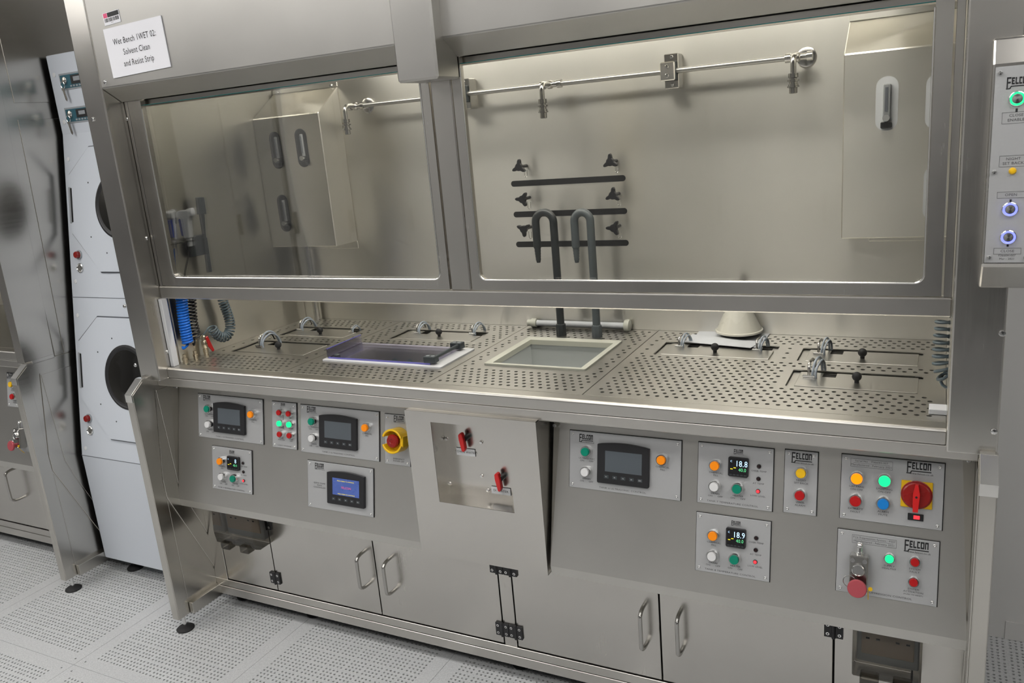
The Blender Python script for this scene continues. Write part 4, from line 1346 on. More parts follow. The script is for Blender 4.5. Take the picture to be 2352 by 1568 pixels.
# lids: plate with a notch, ball knob
LLAB = ['steel tank lid with black ball knob, near the red-handled valve', 'steel tank lid with black ball knob, in the rear row by the blue hose', 'steel tank lid with black ball knob, behind the violet lid',
        'steel tank lid with black ball knob, in front of the funnel', 'steel tank lid with black ball knob, rear one beside the right coiled hose', 'steel tank lid with black ball knob, beside the white block corner']
KPX = [(639, 793), (735, 759), (1008, 763), (1642, 798), (1981, 811), (1968, 866)]
for i, c in enumerate(LIDS):
    x0, y0, x1, y1 = c[0] + 0.020, c[1] + 0.012, c[2] - 0.010, c[3] - 0.012
    t = thing('tank_lid', LLAB[i], 'lid', ((x0 + x1) / 2, (y0 + y1) / 2, ZD - 0.006), 'steel lids on the tanks')
    nx = x0 + 0.055
    out = [(x0, y0), (x1, y0)]
    if i in (1, 2, 3): out += [(x1, y1 - 0.03), (x1 - 0.035, y1 - 0.03), (x1 - 0.035, y1)]
    else: out += [(x1, y1)]
    out += [(nx + 0.032, y1), (nx + 0.032, y1 - 0.034), (nx, y1 - 0.034), (nx, y1), (x0, y1)]
    MB().prism([(a, b_, ZD - 0.0062) for a, b_ in out], (0, 0, 0.0045)).build('plate', 'steel_deck', t, bevel=0.0008)
    P_ = PZ(ZD + 0.012, *KPX[i])
    kx, ky = min(max(P_.x, x0 + 0.03), x1 - 0.03), min(max(P_.y, y0 + 0.02), y1 - 0.02)
    kb = MB(); kb.cyl((kx, ky, ZD - 0.002), (kx, ky, ZD + 0.006), 0.0055, n=12); kb.ball((kx, ky, ZD + 0.014), 0.0115)
    kb.build('knob', 'black_matte', t)

# sensor tubes looping out of the lids
sp = thing('sensor_tubes', 'steel pipe bend with clear tubing loop at a tank lid', 'tubing', (0, 0, 0), 'tubing loops at the tank lids')
MB().tube([(0, 0, -0.003), (0, 0, 0.018)] + arc((0, 0.016, 0.018), 0.016, 180, 100, 6, (0, 1, 0), (0, 0, 1)) + [(0.004, 0.036, 0.034), (0.007, 0.050, 0.026), (0.008, 0.056, 0.010)], 0.0036, 10).build('steel_pipe', 'steel_tube', sp)
for dx, dz, rr in ((0.009, 0.0, 0.0030), (0.016, -0.007, 0.0030)):
    MB().tube(smooth_path([(dx, -0.004, -0.003), (dx, -0.003, 0.015), (dx + 0.004, 0.010, 0.036 + dz), (dx + 0.010, 0.028, 0.042 + dz), (dx + 0.013, 0.046, 0.030 + dz), (dx + 0.014, 0.056, 0.006), (dx + 0.014, 0.058, -0.003)], 5), rr, 8).build('clear_tube', 'clear_tube', sp)
MB().box(-0.014, 0.014, -0.007, -0.001, -0.0005, 0.006).build('pipe_clip', 'chrome', sp, bevel=0.001)
TUB = [((598, 795), 'steel pipe bend with clear tubing loops beside the red-handled valve', 1.15), ((690, 757), 'steel pipe bend with tubing loop at the rear lid by the blue hose', 1.0), ((808, 762), 'low loop of clear tubing at the far end of the rear lid', 0.55),
       ((958, 764), 'steel pipe bend with tubing on the lid behind the violet lid', 0.85), ((1085, 766), 'clear tubing loop on the lid end nearest the sink', 0.85), ((1560, 795), 'steel bend with clear tube beside the folded white wipe', 0.85),
       ((1738, 803), 'blue tinted tubing loop in front of the funnel foot', 0.85), ((1880, 812), 'steel bend with blue striped tubing at the rear right lid', 0.95), ((1858, 864), 'steel bend with blue striped tubing at the lid near the white block', 1.05)]
for i, (q, lb, s_) in enumerate(TUB):
    P_ = PZ(ZD, *q)
    M_ = Matrix.Translation((P_.x, P_.y, ZD - 0.001)) @ Matrix.Diagonal((s_, s_, s_, 1))
    if i == 0:
        sp.matrix_world = M_; WM[sp] = M_; sp['label'] = lb
    else: copy_thing(sp, M_, lb)

# white tank with violet lid
x0, y0, x1, y1 = WT
t = thing('plastic_tank', 'white plastic tank with flat rim sunk in the deck under the violet lid', 'tank', ((x0 + x1) / 2, (y0 + y1) / 2, ZD - 0.2))
ix0, iy0, ix1, iy1 = 1.470, 0.025, 1.760, 0.172
sheet('rim', 'white_pp', rrect(x0 + 0.001, y0 + 0.001, x1 - 0.001, y1 - 0.001, 0.006, 3), [rrect(ix0, iy0, ix1, iy1, 0.02, 4)], lambda a, b_, d: (a, b_, ZD + 0.004 - d), 0.010, t)
mb = MB(); zt, zb = ZD + 0.002, 0.77
mb.add([(ix0 - .002, iy0 - .002, zt), (ix1 + .002, iy0 - .002, zt), (ix1 + .002, iy1 + .002, zt), (ix0 - .002, iy1 + .002, zt), (ix0 - .002, iy0 - .002, zb), (ix1 + .002, iy0 - .002, zb), (ix1 + .002, iy1 + .002, zb), (ix0 - .002, iy1 + .002, zb)],
       [(0, 1, 5, 4), (1, 2, 6, 5), (2, 3, 7, 6), (3, 0, 4, 7), (4, 5, 6, 7)])
mb.build('basin', 'basin_grey', t, smooth=False)
for xx in (1.545, 1.605, 1.665):
    MB().lathe((xx, 0.171, ZD - 0.045), (0, -1, 0), [(0.010, -0.002), (0.010, 0.004), (0.006, 0.006)], 12).build('spray_jet', 'teal', t)
t = thing('acrylic_lid', 'violet tinted acrylic lid with upturned edge and black bar handle', 'lid', (1.58, 0.09, ZD + 0.004))
lx0, lx1, ly0, ly1 = 1.408, 1.795, 0.008, 0.186
zs = ZD + 0.0045
box('lid_sheet', 'violet', lx0, lx1, ly0, ly1, zs, zs + 0.005, t, bevel=0)
box('lid_edge', 'violet_edge', lx0, lx1, ly0 - 0.0012, ly0, zs, zs + 0.005, t, bevel=0)
box('upturned_edge', 'violet', lx0 - 0.005, lx0, ly0, ly1, zs, zs + 0.030, t, bevel=0)
box('upturned_rim', 'violet_edge', lx0 - 0.0052, lx0 + 0.0002, ly0 - 0.001, ly1, zs + 0.030, zs + 0.0315, t, bevel=0)
MB().lathe((lx0 + 0.022, ly0 + 0.016, zs + 0.005), (0, 0, 1), [(0.010, 0), (0.010, 0.004), (0.007, 0.006), (0.0001, 0.006)], 14).build('bumper', 'charcoal', t)
for yy in (ly0 + 0.008, ly1 - 0.014):
    blk = box('handle_block', 'charcoal', lx1 - 0.022, lx1 + 0.018, yy - 0.012, yy + 0.014, zs + 0.0052, zs + 0.025, t, bevel=0.0015)
    for a in (-0.012, 0.006):
        MB().lathe((lx1 + a, yy, zs + 0.025), (0, 0, 1), [(0.006, 0), (0.006, 0.0004)], 12).build('block_screw', 'grey_box', blk)
MB().tube([(lx1 + 0.006, ly0 + 0.018, zs + 0.017), (lx1 + 0.006, ly1 - 0.024, zs + 0.017)], 0.0055, 12).build('handle_bar', 'charcoal', t)

# sink
x0, y0, x1, y1 = SK
t = thing('sink', 'cream white plastic sink sunk in the deck below the two taps', 'sink', ((x0 + x1) / 2, (y0 + y1) / 2, ZD - 0.21))
ix0, iy0, ix1, iy1 = x0 + 0.024, y0 + 0.014, x1 - 0.018, y1 - 0.036
sheet('rim', 'cream_pp', rrect(x0 + 0.001, y0 + 0.001, x1 - 0.001, y1 - 0.001, 0.005, 3), [rect(ix0, iy0, ix1, iy1)], lambda a, b_, d: (a, b_, ZD + 0.005 - d), 0.016, t)
mb = MB(); zt, zb = ZD - 0.010, 0.745
a, b_, c_, d_ = ix0 - .003, iy0 - .003, ix1 + .003, iy1 + .003
mb.add([(a, b_, zt), (c_, b_, zt), (c_, d_, zt), (a, d_, zt), (a, b_, zb), (c_, b_, zb), (c_, d_, zb), (a, d_, zb)], [(0, 1, 5, 4), (1, 2, 6, 5), (2, 3, 7, 6), (3, 0, 4, 7), (4, 5, 6, 7)])
mb.build('basin', 'basin_grey', t, smooth=False)

# ================================================================ loose things on and in the bench
# plunger tube lying behind the sink
A = PZ(ZD + 0.016, 1226, 741); B = PZ(ZD + 0.016, 1436, 748)
d = (B - A).normalized()
t = thing('syringe_tube', 'white plastic tube with round end caps lying behind the taps', 'tube', ((A + B) / 2 - Vector((0, 0, 0.016))))
MB().cyl(A, B, 0.0105, n=18).build('barrel', 'white_plastic', t)
MB().lathe(A - d * 0.022, d, [(0.011, 0), (0.011, 0.014), (0.0125, 0.015), (0.0155, 0.016), (0.0155, 0.034), (0.0115, 0.036)], 20).build('end_cap', 'cream_pp', t)
MB().lathe(B - d * 0.002, d, [(0.012, 0), (0.020, 0.002), (0.022, 0.010), (0.020, 0.018), (0.008, 0.022), (0.0001, 0.022)], 22).build('end_disc', 'cream_pp', t)

# wipes and funnel
def wipe(name, label, pts, folds, z0):
    n = 14
    mb = MB()
    a, b_, c, dd = [Vector(p) for p in pts]
    vs = []
    for i in range(n + 1):
        for j in range(n + 1):
            u, v = i / n, j / n
            p = (a * (1 - u) + b_ * u) * (1 - v) + (dd * (1 - u) + c * u) * v
            h = folds(u, v)
            vs.append((p.x, p.y, z0 + h))
    N = n + 1
    fs = [(i * N + j, (i + 1) * N + j, (i + 1) * N + j + 1, i * N + j + 1) for i in range(n) for j in range(n)]
    m2 = len(vs)
    vs += [(x, y, z + 0.0012) for x, y, z in vs]
    fs2 = [tuple(q + m2 for q in reversed(f)) for f in fs]
    rim = []
    per = [i * N for i in range(N)] + [(N - 1) * N + j for j in range(1, N)] + [i * N + N - 1 for i in range(N - 2, -1, -1)] + [j for j in range(N - 2, 0, -1)]
    for k in range(len(per)):
        p0, p1 = per[k], per[(k + 1) % len(per)]
        rim.append((p0, p1, p1 + m2, p0 + m2))
    mb.add(vs, fs + fs2 + rim)
    o = mb.build(name, 'wipe', None, ang=60)
    return tag(o, label, 'wipe')


wipe('wipe', 'white cleanroom wipe spread out under the funnel', [PZ(ZD, 1590, 782), PZ(ZD, 1740, 800), PZ(ZD, 1772, 764), PZ(ZD, 1618, 745)], lambda u, v: 0.0006 + 0.0008 * math.sin(7 * u), ZD)
wipe('folded_wipe', 'white wipe with a raised rolled front fold before the funnel', [PZ(ZD, 1572, 788), PZ(ZD, 1724, 802), PZ(ZD, 1748, 788), PZ(ZD, 1590, 770)], lambda u, v: 0.0035 + 0.011 * math.sin(math.pi * v) * math.sin(math.pi * min(1, u * 1.05)) * (1 - 0.6 * u), ZD)
Fp = PZ(ZD + 0.004, 1697, 771)
fn = MB()
fn.lathe((Fp.x, Fp.y + 0.004, ZD + 0.018), (0, 0, 1), [(0.068, 0), (0.070, 0.001), (0.070, 0.006), (0.066, 0.008), (0.0195, 0.108), (0.0165, 0.112), (0.0125, 0.150), (0.0105, 0.150), (0.0145, 0.111), (0.0625, 0.006), (0.0625, 0.0)], 40)
fo = fn.build('funnel', 'ivory', None)
tag(fo, 'ivory plastic funnel standing upside down on white wipes', 'funnel')

# white block at the right end of the deck lip
P0 = PZ(ZD, 2135, 930); P1 = PZ(ZD, 2166, 953)
tag(box('spacer_block', 'white_pp', P0.x - 0.001, P0.x + 0.034, P1.y - 0.002, P1.y + 0.036, ZD + 0.0003, ZD + 0.012, None, bevel=0.001), 'small white plastic block on the deck corner beside the pillar', 'block')

# spray guns in a clear holder on the left wall
XG = 0.930
hp_ = PX(XG, 405, 556)
hb_ = box('gun_holder', 'clear_plate', XL, XL + 0.075, hp_.y - 0.045, hp_.y + 0.05, hp_.z - 0.003, hp_.z, bench, bevel=0)
def gun(label, head, foot, mat_tr, hose_mat, hose_pts, flip):
    XG = 0.948 if flip else 0.915
    H_, F_ = PX(XG, *head), PX(XG, *foot)
    t = thing('spray_gun', label, 'spray gun', F_)
    ax = (H_ - F_); L_ = ax.length
    e = ax.normalized()
    f = Vector((-0.95, -0.30, 0)) if flip else Vector((0.55, -0.83, 0)); f = (f - e * f.dot(e)).normalized()
    s = e.cross(f)
    M_ = Matrix((s, f, e)).transposed().to_4x4(); M_.translation = F_
    # body: grip widening upwards, angular head with a round nozzle
    pr = [(-0.012, 0.0), (0.010, 0.0), (0.012, L_ * 0.70), (0.024, L_ * 0.74), (0.026, L_ * 0.93), (0.010, L_), (-0.020, L_ * 0.99), (-0.024, L_ * 0.80), (-0.016, L_ * 0.62)]
    MB().prism([(-0.0135, y, z) for y, z in pr], (0.027, 0, 0)).build('body', 'white_plastic', t, M=M_, bevel=0.004, seg=2)
    MB().prism([(-0.0085, y, z) for y, z in [(0.0115, L_ * 0.08), (0.020, L_ * 0.10), (0.023, L_ * 0.68), (0.0125, L_ * 0.72)]], (0.017, 0, 0)).build('trigger', mat_tr, t, M=M_, bevel=0.002)
    MB().lathe((-0.0135 if flip else 0.0135, -0.004, L_ * 0.66), (-1 if flip else 1, 0, 0), [(0.011, -0.001), (0.011, 0.0015), (0.0085, 0.0016), (0.0085, 0.0006), (0.0045, 0.0008), (0.0001, 0.0016)], 18).build('dial', 'grey_box', t, M=M_)
    MB().lathe((0, -0.012, L_ * 0.90), (0, -1, 0.1), [(0.013, 0), (0.013, 0.018), (0.010, 0.02)], 16).build('nozzle', 'white_plastic', t, M=M_)
    MB().cyl((0, -0.001, -0.026), (0, -0.001, 0.002), 0.0085, 0.0095, n=14).build('connector', 'white_plastic', t, M=M_)
    pts = [F_ - e * 0.024] + [PX(XG, *q) for q in hose_pts]
    MB().tube(smooth_path(pts, 6), 0.0032, 10).build('lead', hose_mat, t)
    return t
gun('white spray gun with blue trigger, its lead running to the blue coil', (390, 484), (398, 552), 'blue_plastic', 'blue_hose', [(401, 600), (406, 650), (414, 690)], 0)
gun('white spray gun with round dial, its lead running to the black coil', (423, 482), (433, 547), 'blue_plastic', 'black_hose', [(432, 590), (424, 640), (436, 690)], 1)

def coil_hose(label, axis, R, turns, rt, mat, tail=None, head=None, fit=None, grp=None):
    t = thing('coiled_hose', label, 'hose', axis[-1])
    pts = coil_pts(smooth_path(axis, 6), R, turns, 14)
    if head: pts = smooth_path([head] + [pts[0]], 3)[:-1] + pts
    if tail: pts = pts + smooth_path([pts[-1]] + tail, 5)[1:]
    MB().tube(pts, rt, 8).build('tubing', mat, t)
    if fit is not None:
        MB().lathe(fit, (0, 0, 1), [(0.007, 0), (0.007, 0.010), (0.009, 0.011), (0.009, 0.018), (0.006, 0.020), (0.006, 0.030)], 10).build('brass_fitting', 'brass', t)
    return t


XC = 0.912
def hpt(x, y, xx=XC): return PX(xx, x, y)
f1 = hpt(423, 815, 0.905)
coil_hose('blue coiled air hose hanging in the left corner', [hpt(414, 655), hpt(418, 700), hpt(423, 740), hpt(431, 786)], 0.0155, 21, 0.0042, 'blue_hose', [hpt(432, 790), hpt(422, 800), f1 + Vector((0, 0, 0.028))], None, Vector((f1.x, f1.y, ZD)))
f2 = hpt(447, 807, 0.905)
coil_hose('black coiled hose hanging behind the blue one', [hpt(438, 655), hpt(441, 700), hpt(444, 740), hpt(452, 774)], 0.0125, 16, 0.0034, 'black_hose', [hpt(448, 782), hpt(446, 792), f2 + Vector((0, 0, 0.028))], None, Vector((f2.x, f2.y, ZD)))
# isolating valve with red handle
v0 = hpt(472, 801, 0.905)
t = thing('isolating_valve', 'brass isolating valve with a red lever standing in the left corner', 'valve', (v0.x, v0.y, ZD))
MB().lathe((v0.x, v0.y, ZD), (0, 0, 1), [(0.008, 0), (0.008, 0.012), (0.0095, 0.013), (0.0095, 0.024), (0.007, 0.026), (0.011, 0.034), (0.011, 0.050), (0.007, 0.056), (0.0095, 0.058), (0.0095, 0.068), (0.006, 0.072)], 12).build('valve_body', 'brass', t)
MB().prism([(v0.x + 0.020, v0.y + a, ZD + b_) for a, b_ in [(-0.012, 0.068), (-0.002, 0.072), (0.006, 0.046), (0.016, 0.016), (0.008, 0.012), (-0.006, 0.034)]], (0.006, 0, 0)).build('lever', 'red_plastic', t, bevel=0.0015)
MB().cyl((v0.x, v0.y, ZD + 0.042), (v0.x + 0.022, v0.y, ZD + 0.042), 0.006, n=12).build('spindle', 'brass', t)
XC2 = 0.925
coil_hose('grey coiled hose sagging from the red-handled valve', [hpt(486, 752, XC2), hpt(492, 762, XC2), hpt(503, 772, XC2), hpt(516, 774, XC2), hpt(526, 764, XC2), hpt(529, 745, XC2), hpt(522, 718, XC2), hpt(513, 694, XC2), hpt(508, 665, XC2)], 0.0150, 26, 0.0030, 'grey_hose', None, Vector((v0.x, v0.y, ZD + 0.071)))
YC = 0.04
coil_hose('grey coiled hose hanging against the right side wall', [PY(YC, 2176, 690), PY(YC, 2172, 740), PY(YC, 2166, 800), PY(YC, 2166, 840), PY(YC, 2176, 868), PY(YC + 0.02, 2186, 872)], 0.019, 13, 0.0036, 'grey_hose')

# black brush in its holder on the left wall
XB = XL + 0.028
t = thing('brush', 'black flat-headed brush in a dark holder on the left side wall', 'brush', PX(XB, 470, 600))
def strip3(q, w_, th, nm, mat, par):
    P_ = [PX(XB, *a) for a in q]
    mb = MB()
    d = (P_[1] - P_[0]).normalized(); s = d.cross(Vector((1, 0, 0))).normalized()
    vs = []
    mb.prism([P_[0] - s * w_[0], P_[0] + s * w_[0], P_[1] + s * w_[1], P_[1] - s * w_[1]], (th, 0, 0))
    return mb.build(nm, mat, par, bevel=0.002)
strip3([(456, 453), (461, 492)], (0.016, 0.018), 0.010, 'brush_head', 'charcoal', t)
strip3([(461, 492), (467, 545)], (0.010, 0.0055), 0.009, 'neck', 'charcoal', t)
strip3([(467, 545), (478, 625)], (0.0065, 0.0085), 0.012, 'handle', 'charcoal', t)
a, b_ = PX(XB, 434, 545), PX(XB, 482, 582)
box('holder', 'charcoal', XL, XL + 0.026, a.y, b_.y, b_.z, a.z, t, bevel=0.002)

# ---- notices on the hood
def card(name, label, cat, q, mat, lift=0.0012):
    c = [PY(YH - lift, *p) for p in q]
    ctr = sum(c, Vector()) / 4
    u = ((c[1] - c[0]) + (c[2] - c[3])).normalized()
    n_ = Vector((0, -1, 0)); v = n_.cross(u)
    W_ = ((c[1] - c[0]).length + (c[2] - c[3]).length) / 2; H_ = ((c[0] - c[3]).length + (c[1] - c[2]).length) / 2
    M_ = Matrix((u, v, n_)).transposed().to_4x4(); M_.translation = ctr
    t = thing(name, label, cat, ctr)
    MB().box(-W_ / 2, W_ / 2, -H_ / 2, H_ / 2, -lift + 0.0004, 0).build('sheet', mat, t, M=M_, bevel=0)
    return t, M_, W_, H_


t, M_, W_, H_ = card('paper_notice', 'white paper notice with three lines of black text taped to the hood', 'notice', [(239, 69), (374, 33), (387, 155), (258, 179)], 'paper', 0.003)
for i, s_ in enumerate(('Wet Bench 1WET 02:', 'Solvent Clean', 'and Resist Strip')):
    text(s_, H_ * 0.175, 'print', t, M_ @ Matrix.Translation((0, H_ * (0.20 - 0.23 * i), 0.0005)), name='notice_text', wide=0.80)
t, M_, W_, H_ = card('asset_sticker', 'small barcode sticker with black and red header on the hood', 'sticker', [(236, 32), (272, 20), (277, 50), (240, 60)], 'paper')
MB().box(-W_ * 0.22, W_ * 0.47, H_ * 0.10, H_ * 0.46, 0, 0.0003).build('header', 'print', t, M=M_, bevel=0)
MB().box(-W_ * 0.47, -W_ * 0.24, H_ * 0.10, H_ * 0.46, 0, 0.0003).build('header', 'magenta', t, M=M_, bevel=0)
x = -W_ * 0.44
random.seed(9)
bc = MB()
while x < W_ * 0.42:
    ww = W_ * random.choice((0.012, 0.02, 0.032)); bc.box(x, x + ww, -H_ * 0.26, H_ * 0.04, 0, 0.0003); x += ww + W_ * random.choice((0.014, 0.02, 0.028))
bo = bc.build('barcode', 'print', t, M=M_, bevel=0); bo['kind'] = 'stuff'
text('000471', H_ * 0.10, 'print', t, M_ @ Matrix.Translation((0, -H_ * 0.36, 0.0003)))

# ---- control box on the right pillar
YB = -0.285
bx0, bx1 = PY(YB, 2280, 300).x - 0.006, PY(YB, 2280, 300).x + 0.073
zt_, zb_ = 1.700, 1.258
pr = [(YH, zt_), (YB + 0.018, zt_ - 0.002), (YB, zt_ - 0.045), (YB, zb_ + 0.050), (YB + 0.045, zb_), (YH, zb_)]
cb = MB().prism([(bx0, y, z) for y, z in pr], (bx1 - bx0, 0, 0)).build('control_box', 'steel', bench, bevel=0.004, seg=2)
cb['label'] = 'upright steel control box with glowing green and blue ring buttons'
pz0, pz1 = zb_ + 0.056, zt_ - 0.050
box('face_plate', 'alu_plate', bx0 + 0.005, bx1 - 0.004, YB - 0.003, YB, pz0, pz1, cb, bevel=0.0006)
xc = (bx0 + bx1) / 2
MR = lambda x, z, y=YB - 0.0035: Matrix.Translation((x, y, z)) @ Matrix.Rotation(math.pi / 2, 4, 'X')
def ringbtn(px, py, mat):
    P_ = PY(YB - 0.006, px, py); z = P_.z
    MB().lathe((xc, YB - 0.003, z), (0, -1, 0), [(0.0125, 0), (0.0125, 0.002), (0.011, 0.003), (0.0062, 0.003)], 28).build('ring_bezel', 'chrome', cb)
    MB().tube([(xc + 0.0098 * math.cos(a * math.pi / 14), YB - 0.0068, z + 0.0098 * math.sin(a * math.pi / 14)) for a in range(28)], 0.0017, 8, closed=True).build('glow_ring', mat, cb)
    MB().lathe((xc, YB - 0.004, z), (0, -1, 0), [(0.0070, 0), (0.0070, 0.003), (0.0001, 0.004)], 20).build('push_button', 'chrome', cb)
    return z
z1 = ringbtn(2330, 227, 'lit_green'); z2 = ringbtn(2314, 481, 'lit_blue'); z3 = ringbtn(2310, 545, 'lit_blue')
def cbox(z, lines, w_=0.042):
    h = 0.008 * len(lines) + 0.003
    mb = MB(); t_ = 0.0004
    for a in ((-w_ / 2, -h / 2, w_ / 2, -h / 2 + t_), (-w_ / 2, h / 2 - t_, w_ / 2, h / 2), (-w_ / 2, -h / 2, -w_ / 2 + t_, h / 2), (w_ / 2 - t_, -h / 2, w_ / 2, h / 2)):
        mb.box(xc + a[0], xc + a[2], YB - 0.0035, YB - 0.003, z + a[1], z + a[3])
    mb.build('text_frame', 'print_grey', cb, bevel=0)
    for i, s_ in enumerate(lines):
        text(s_, 0.0066, 'print_grey', cb, MR(xc, z + (len(lines) - 1) * 0.0038 - 0.0076 * i), wide=1.05)
cbox(z1 - 0.031, ('CLOSE', 'ENABLE'))
cbox(z2 + 0.083, ('NIGHT', 'SET BACK'))
cbox(z2 + 0.025, ('OPEN',))
cbox(z3 - 0.025, ('CLOSE',))
text('F3660H-007', 0.005, 'print_grey', cb, MR(xc, pz0 + 0.013)); text('Mar - 2021', 0.005, 'print_grey', cb, MR(xc, pz0 + 0.007))
for dz, zz in ((-0.019, z1), (0.014, z2), (-0.014, z3)):
    box('arrow_mark', 'print', xc - 0.0016, xc + 0.0016, YB - 0.0035, YB - 0.003, zz + dz - 0.003, zz + dz + 0.003, cb, bevel=0)
o = bpy.data.objects.new('logo', LOGO); COL.objects.link(o); place(o, cb, MR(xc, z1 + 0.026) @ Matrix.Diagonal((0.034, 0.034, 1, 1)))
for q in ((bx0 + 0.012, pz1 - 0.010), (bx1 - 0.012, pz1 - 0.010), (bx0 + 0.012, pz0 + 0.010), (bx1 - 0.012, pz0 + 0.010), (bx0 + 0.012, z2 + 0.066), (bx1 - 0.012, z2 + 0.066)):
    bolts('screw', 'chrome', [(q[0], YB - 0.003, q[1])], (0, -1, 0), 0.0038, cb)
MB().lathe((xc, YB - 0.003, z2 + 0.066), (0, -1, 0), [(0.006, 0), (0.006, 0.002), (0.004, 0.005), (0.0001, 0.006)], 16).build('lamp', 'btn_yellow', cb)

# sign and cable on the back wall, right of the bench
a = PY(RY1, 2343, 648)
t = thing('wall_sign', 'white sign with a thin black border and red print on the grey wall', 'sign', (a.x + 0.15, RY1, a.z))
box('sign_board', 'white_plastic', a.x, a.x + 0.30, RY1 - 0.006, RY1, a.z, a.z + 0.42, t, bevel=0)
box('border', 'print', a.x - 0.003, a.x + 0.303, RY1 - 0.004, RY1, a.z - 0.003, a.z + 0.423, t, bevel=0)
box('red_print', 'red_plastic', a.x + 0.018, a.x + 0.12, RY1 - 0.0065, RY1 - 0.0055, a.z + 0.03, a.z + 0.07, t, bevel=0)

# ================================================================ spin dryer tower between the benches
MX0, MX1 = 0.172, 0.782
t = thing('spin_dryer', 'tall white double-stack spin dryer with two round dark portholes', 'spin dryer', ((MX0 + MX1) / 2, 0.2, 0))
pr = [(-0.083, 0.075), (-0.083, 0.522), (0.127, 1.736), (0.127, 2.02), (0.50, 2.02), (0.50, 0.075)]
MB().prism([(MX0, y, z) for y, z in pr], (MX1 - MX0, 0, 0)).build('cabinet', 'white_paint', t, bevel=0.004, seg=2)
SV = Vector((0, 0.21, 1.214)).normalized(); SN = Vector((1, 0, 0)).cross(SV); SO = Vector((0, -0.083, 0.522))
MS = Matrix((Vector((1, 0, 0)), SV, SN)).transposed().to_4x4(); MS.translation = SO
def suv(px, py, w_=0.0):
    q = PN(SO + SN * w_, SN, px, py) - SO
    return q.x, q.dot(SV)
mcx = (MX0 + MX1) / 2
dm = plain('door_seam', (0.13, 0.14, 0.16), 0.5)
for k, (lft, topl, botl, hb_, rb, gb, seam) in enumerate((
        ((166, 470), (207, 338), (236, 624), ((163, 430), (167, 513)), (182, 585), (185, 615), (160, 682)),
        ((188, 850), (227, 728), (258, 1007), ((185, 808), (190, 890)), (205, 960), (208, 988), (186, 1045)))):
    ul = suv(*lft)[0] + 0.004; v1 = suv(*topl)[1]; v0 = suv(*botl)[1]; ut = suv(*topl)[0]; ub = suv(*botl)[0]
    vc = (v0 + v1) / 2; ch = 0.075; cb2 = 0.135
    ur = 2 * mcx - ul
    oc = [(ul, v1 - 0.095), (ut, v1), (2 * mcx - ut, v1), (ur, v1 - 0.095), (ur, v0 + 0.145), (2 * mcx - ub, v0), (ub, v0), (ul, v0 + 0.145)]
    cxm, cym = mcx, vc
    big = [(cxm + (x - cxm) * 1.035, cym + (y - cym) * 1.02) for x, y in oc]
    dr = MB().prism([(x, y, 0.0035) for x, y in oc], (0, 0, 0.0075)).build('door', 'white_paint', t, M=MS, bevel=0.002)
    MB().prism([(x, y, -0.001) for x, y in big], (0, 0, 0.0035)).build('door_seal', 'door_seam', t, M=MS, smooth=False)
    wc = (mcx, vc + 0.012)
    MB().lathe((wc[0], wc[1], 0.010), (0, 0, 1), [(0.122, 0), (0.122, 0.003), (0.114, 0.005), (0.108, 0.002)], 48).build('porthole_ring', 'black_plastic', dr, M=MS)
    MB().lathe((wc[0], wc[1], 0.0105), (0, 0, 1), [(0.110, 0), (0.080, 0.006), (0.040, 0.010), (0.0001, 0.011)], 48).build('porthole_glass', 'porthole', dr, M=MS)
    a, b_ = suv(*hb_[0]), suv(*hb_[1])
    MB().box(a[0] - 0.002, a[0] + 0.016, b_[1], a[1], 0.001, 0.012).build('door_handle', 'grey_box', t, M=MS, bevel=0.002)
    MB().box(a[0] + 0.010, a[0] + 0.019, b_[1] + 0.004, a[1] - 0.004, 0.010, 0.0125).build('handle_slot', 'gap_dark', t, M=MS, bevel=0.001)
    a = suv(*rb); MB().lathe((a[0], a[1], 0), (0, 0, 1), [(0.0175, 0), (0.0175, 0.004), (0.014, 0.005), (0.013, 0.003)], 20).build('button_bezel', 'grey_box', t, M=MS)
    MB().lathe((a[0], a[1], 0.001), (0, 0, 1), [(0.0125, 0), (0.0125, 0.014), (0.011, 0.016), (0.0001, 0.016)], 20).build('stop_button', 'red_dark', t, M=MS)
    a = suv(*gb); MB().lathe((a[0], a[1], 0), (0, 0, 1), [(0.0175, 0), (0.0175, 0.004), (0.015, 0.006), (0.0125, 0.003), (0.0001, 0.003)], 20).build('key_switch', 'chrome', t, M=MS)
    for (sx, sy) in ((-0.15, 0.10), (-0.15, -0.10), (0.15, 0.10), (0.15, -0.10), (-0.07, 0.155), (-0.07, -0.16)):
        MB().lathe((mcx + sx * 1.05, vc + sy, 0.0105), (0, 0, 1), [(0.0032, 0), (0.0032, 0.001)], 8).build('door_screw', 'charcoal', dr, M=MS)
    sv_ = suv(*seam)[1] if k == 0 else None
    if sv_: MB().box(MX0, MX1, sv_ - 0.0012, sv_ + 0.0012, -0.001, 0.0006).build('seam', 'door_seam', t, M=MS, bevel=0)
MB().box(MX0, MX1, -0.0835, -0.082, 0.5205, 0.523).build('seam', 'door_seam', t, bevel=0)
for q in ((134, 205), (143, 282), (172, 652), (178, 714)):
    pass
for (u, z) in ((0.20, 1.95), (0.20, 1.78)):
    MB().lathe((u, 0.127, z), (0, -1, 0), [(0.008, 0), (0.008, 0.002), (0.005, 0.003)], 14).build('cap_plug', 'white_plastic', t)
for v in (0.03, 0.55, 0.68, 1.14):
    MB().lathe((0.20, v, 0), (0, 0, 1), [(0.008, 0), (0.008, 0.002), (0.005, 0.003)], 14).build('cap_plug', 'white_plastic', t, M=MS)
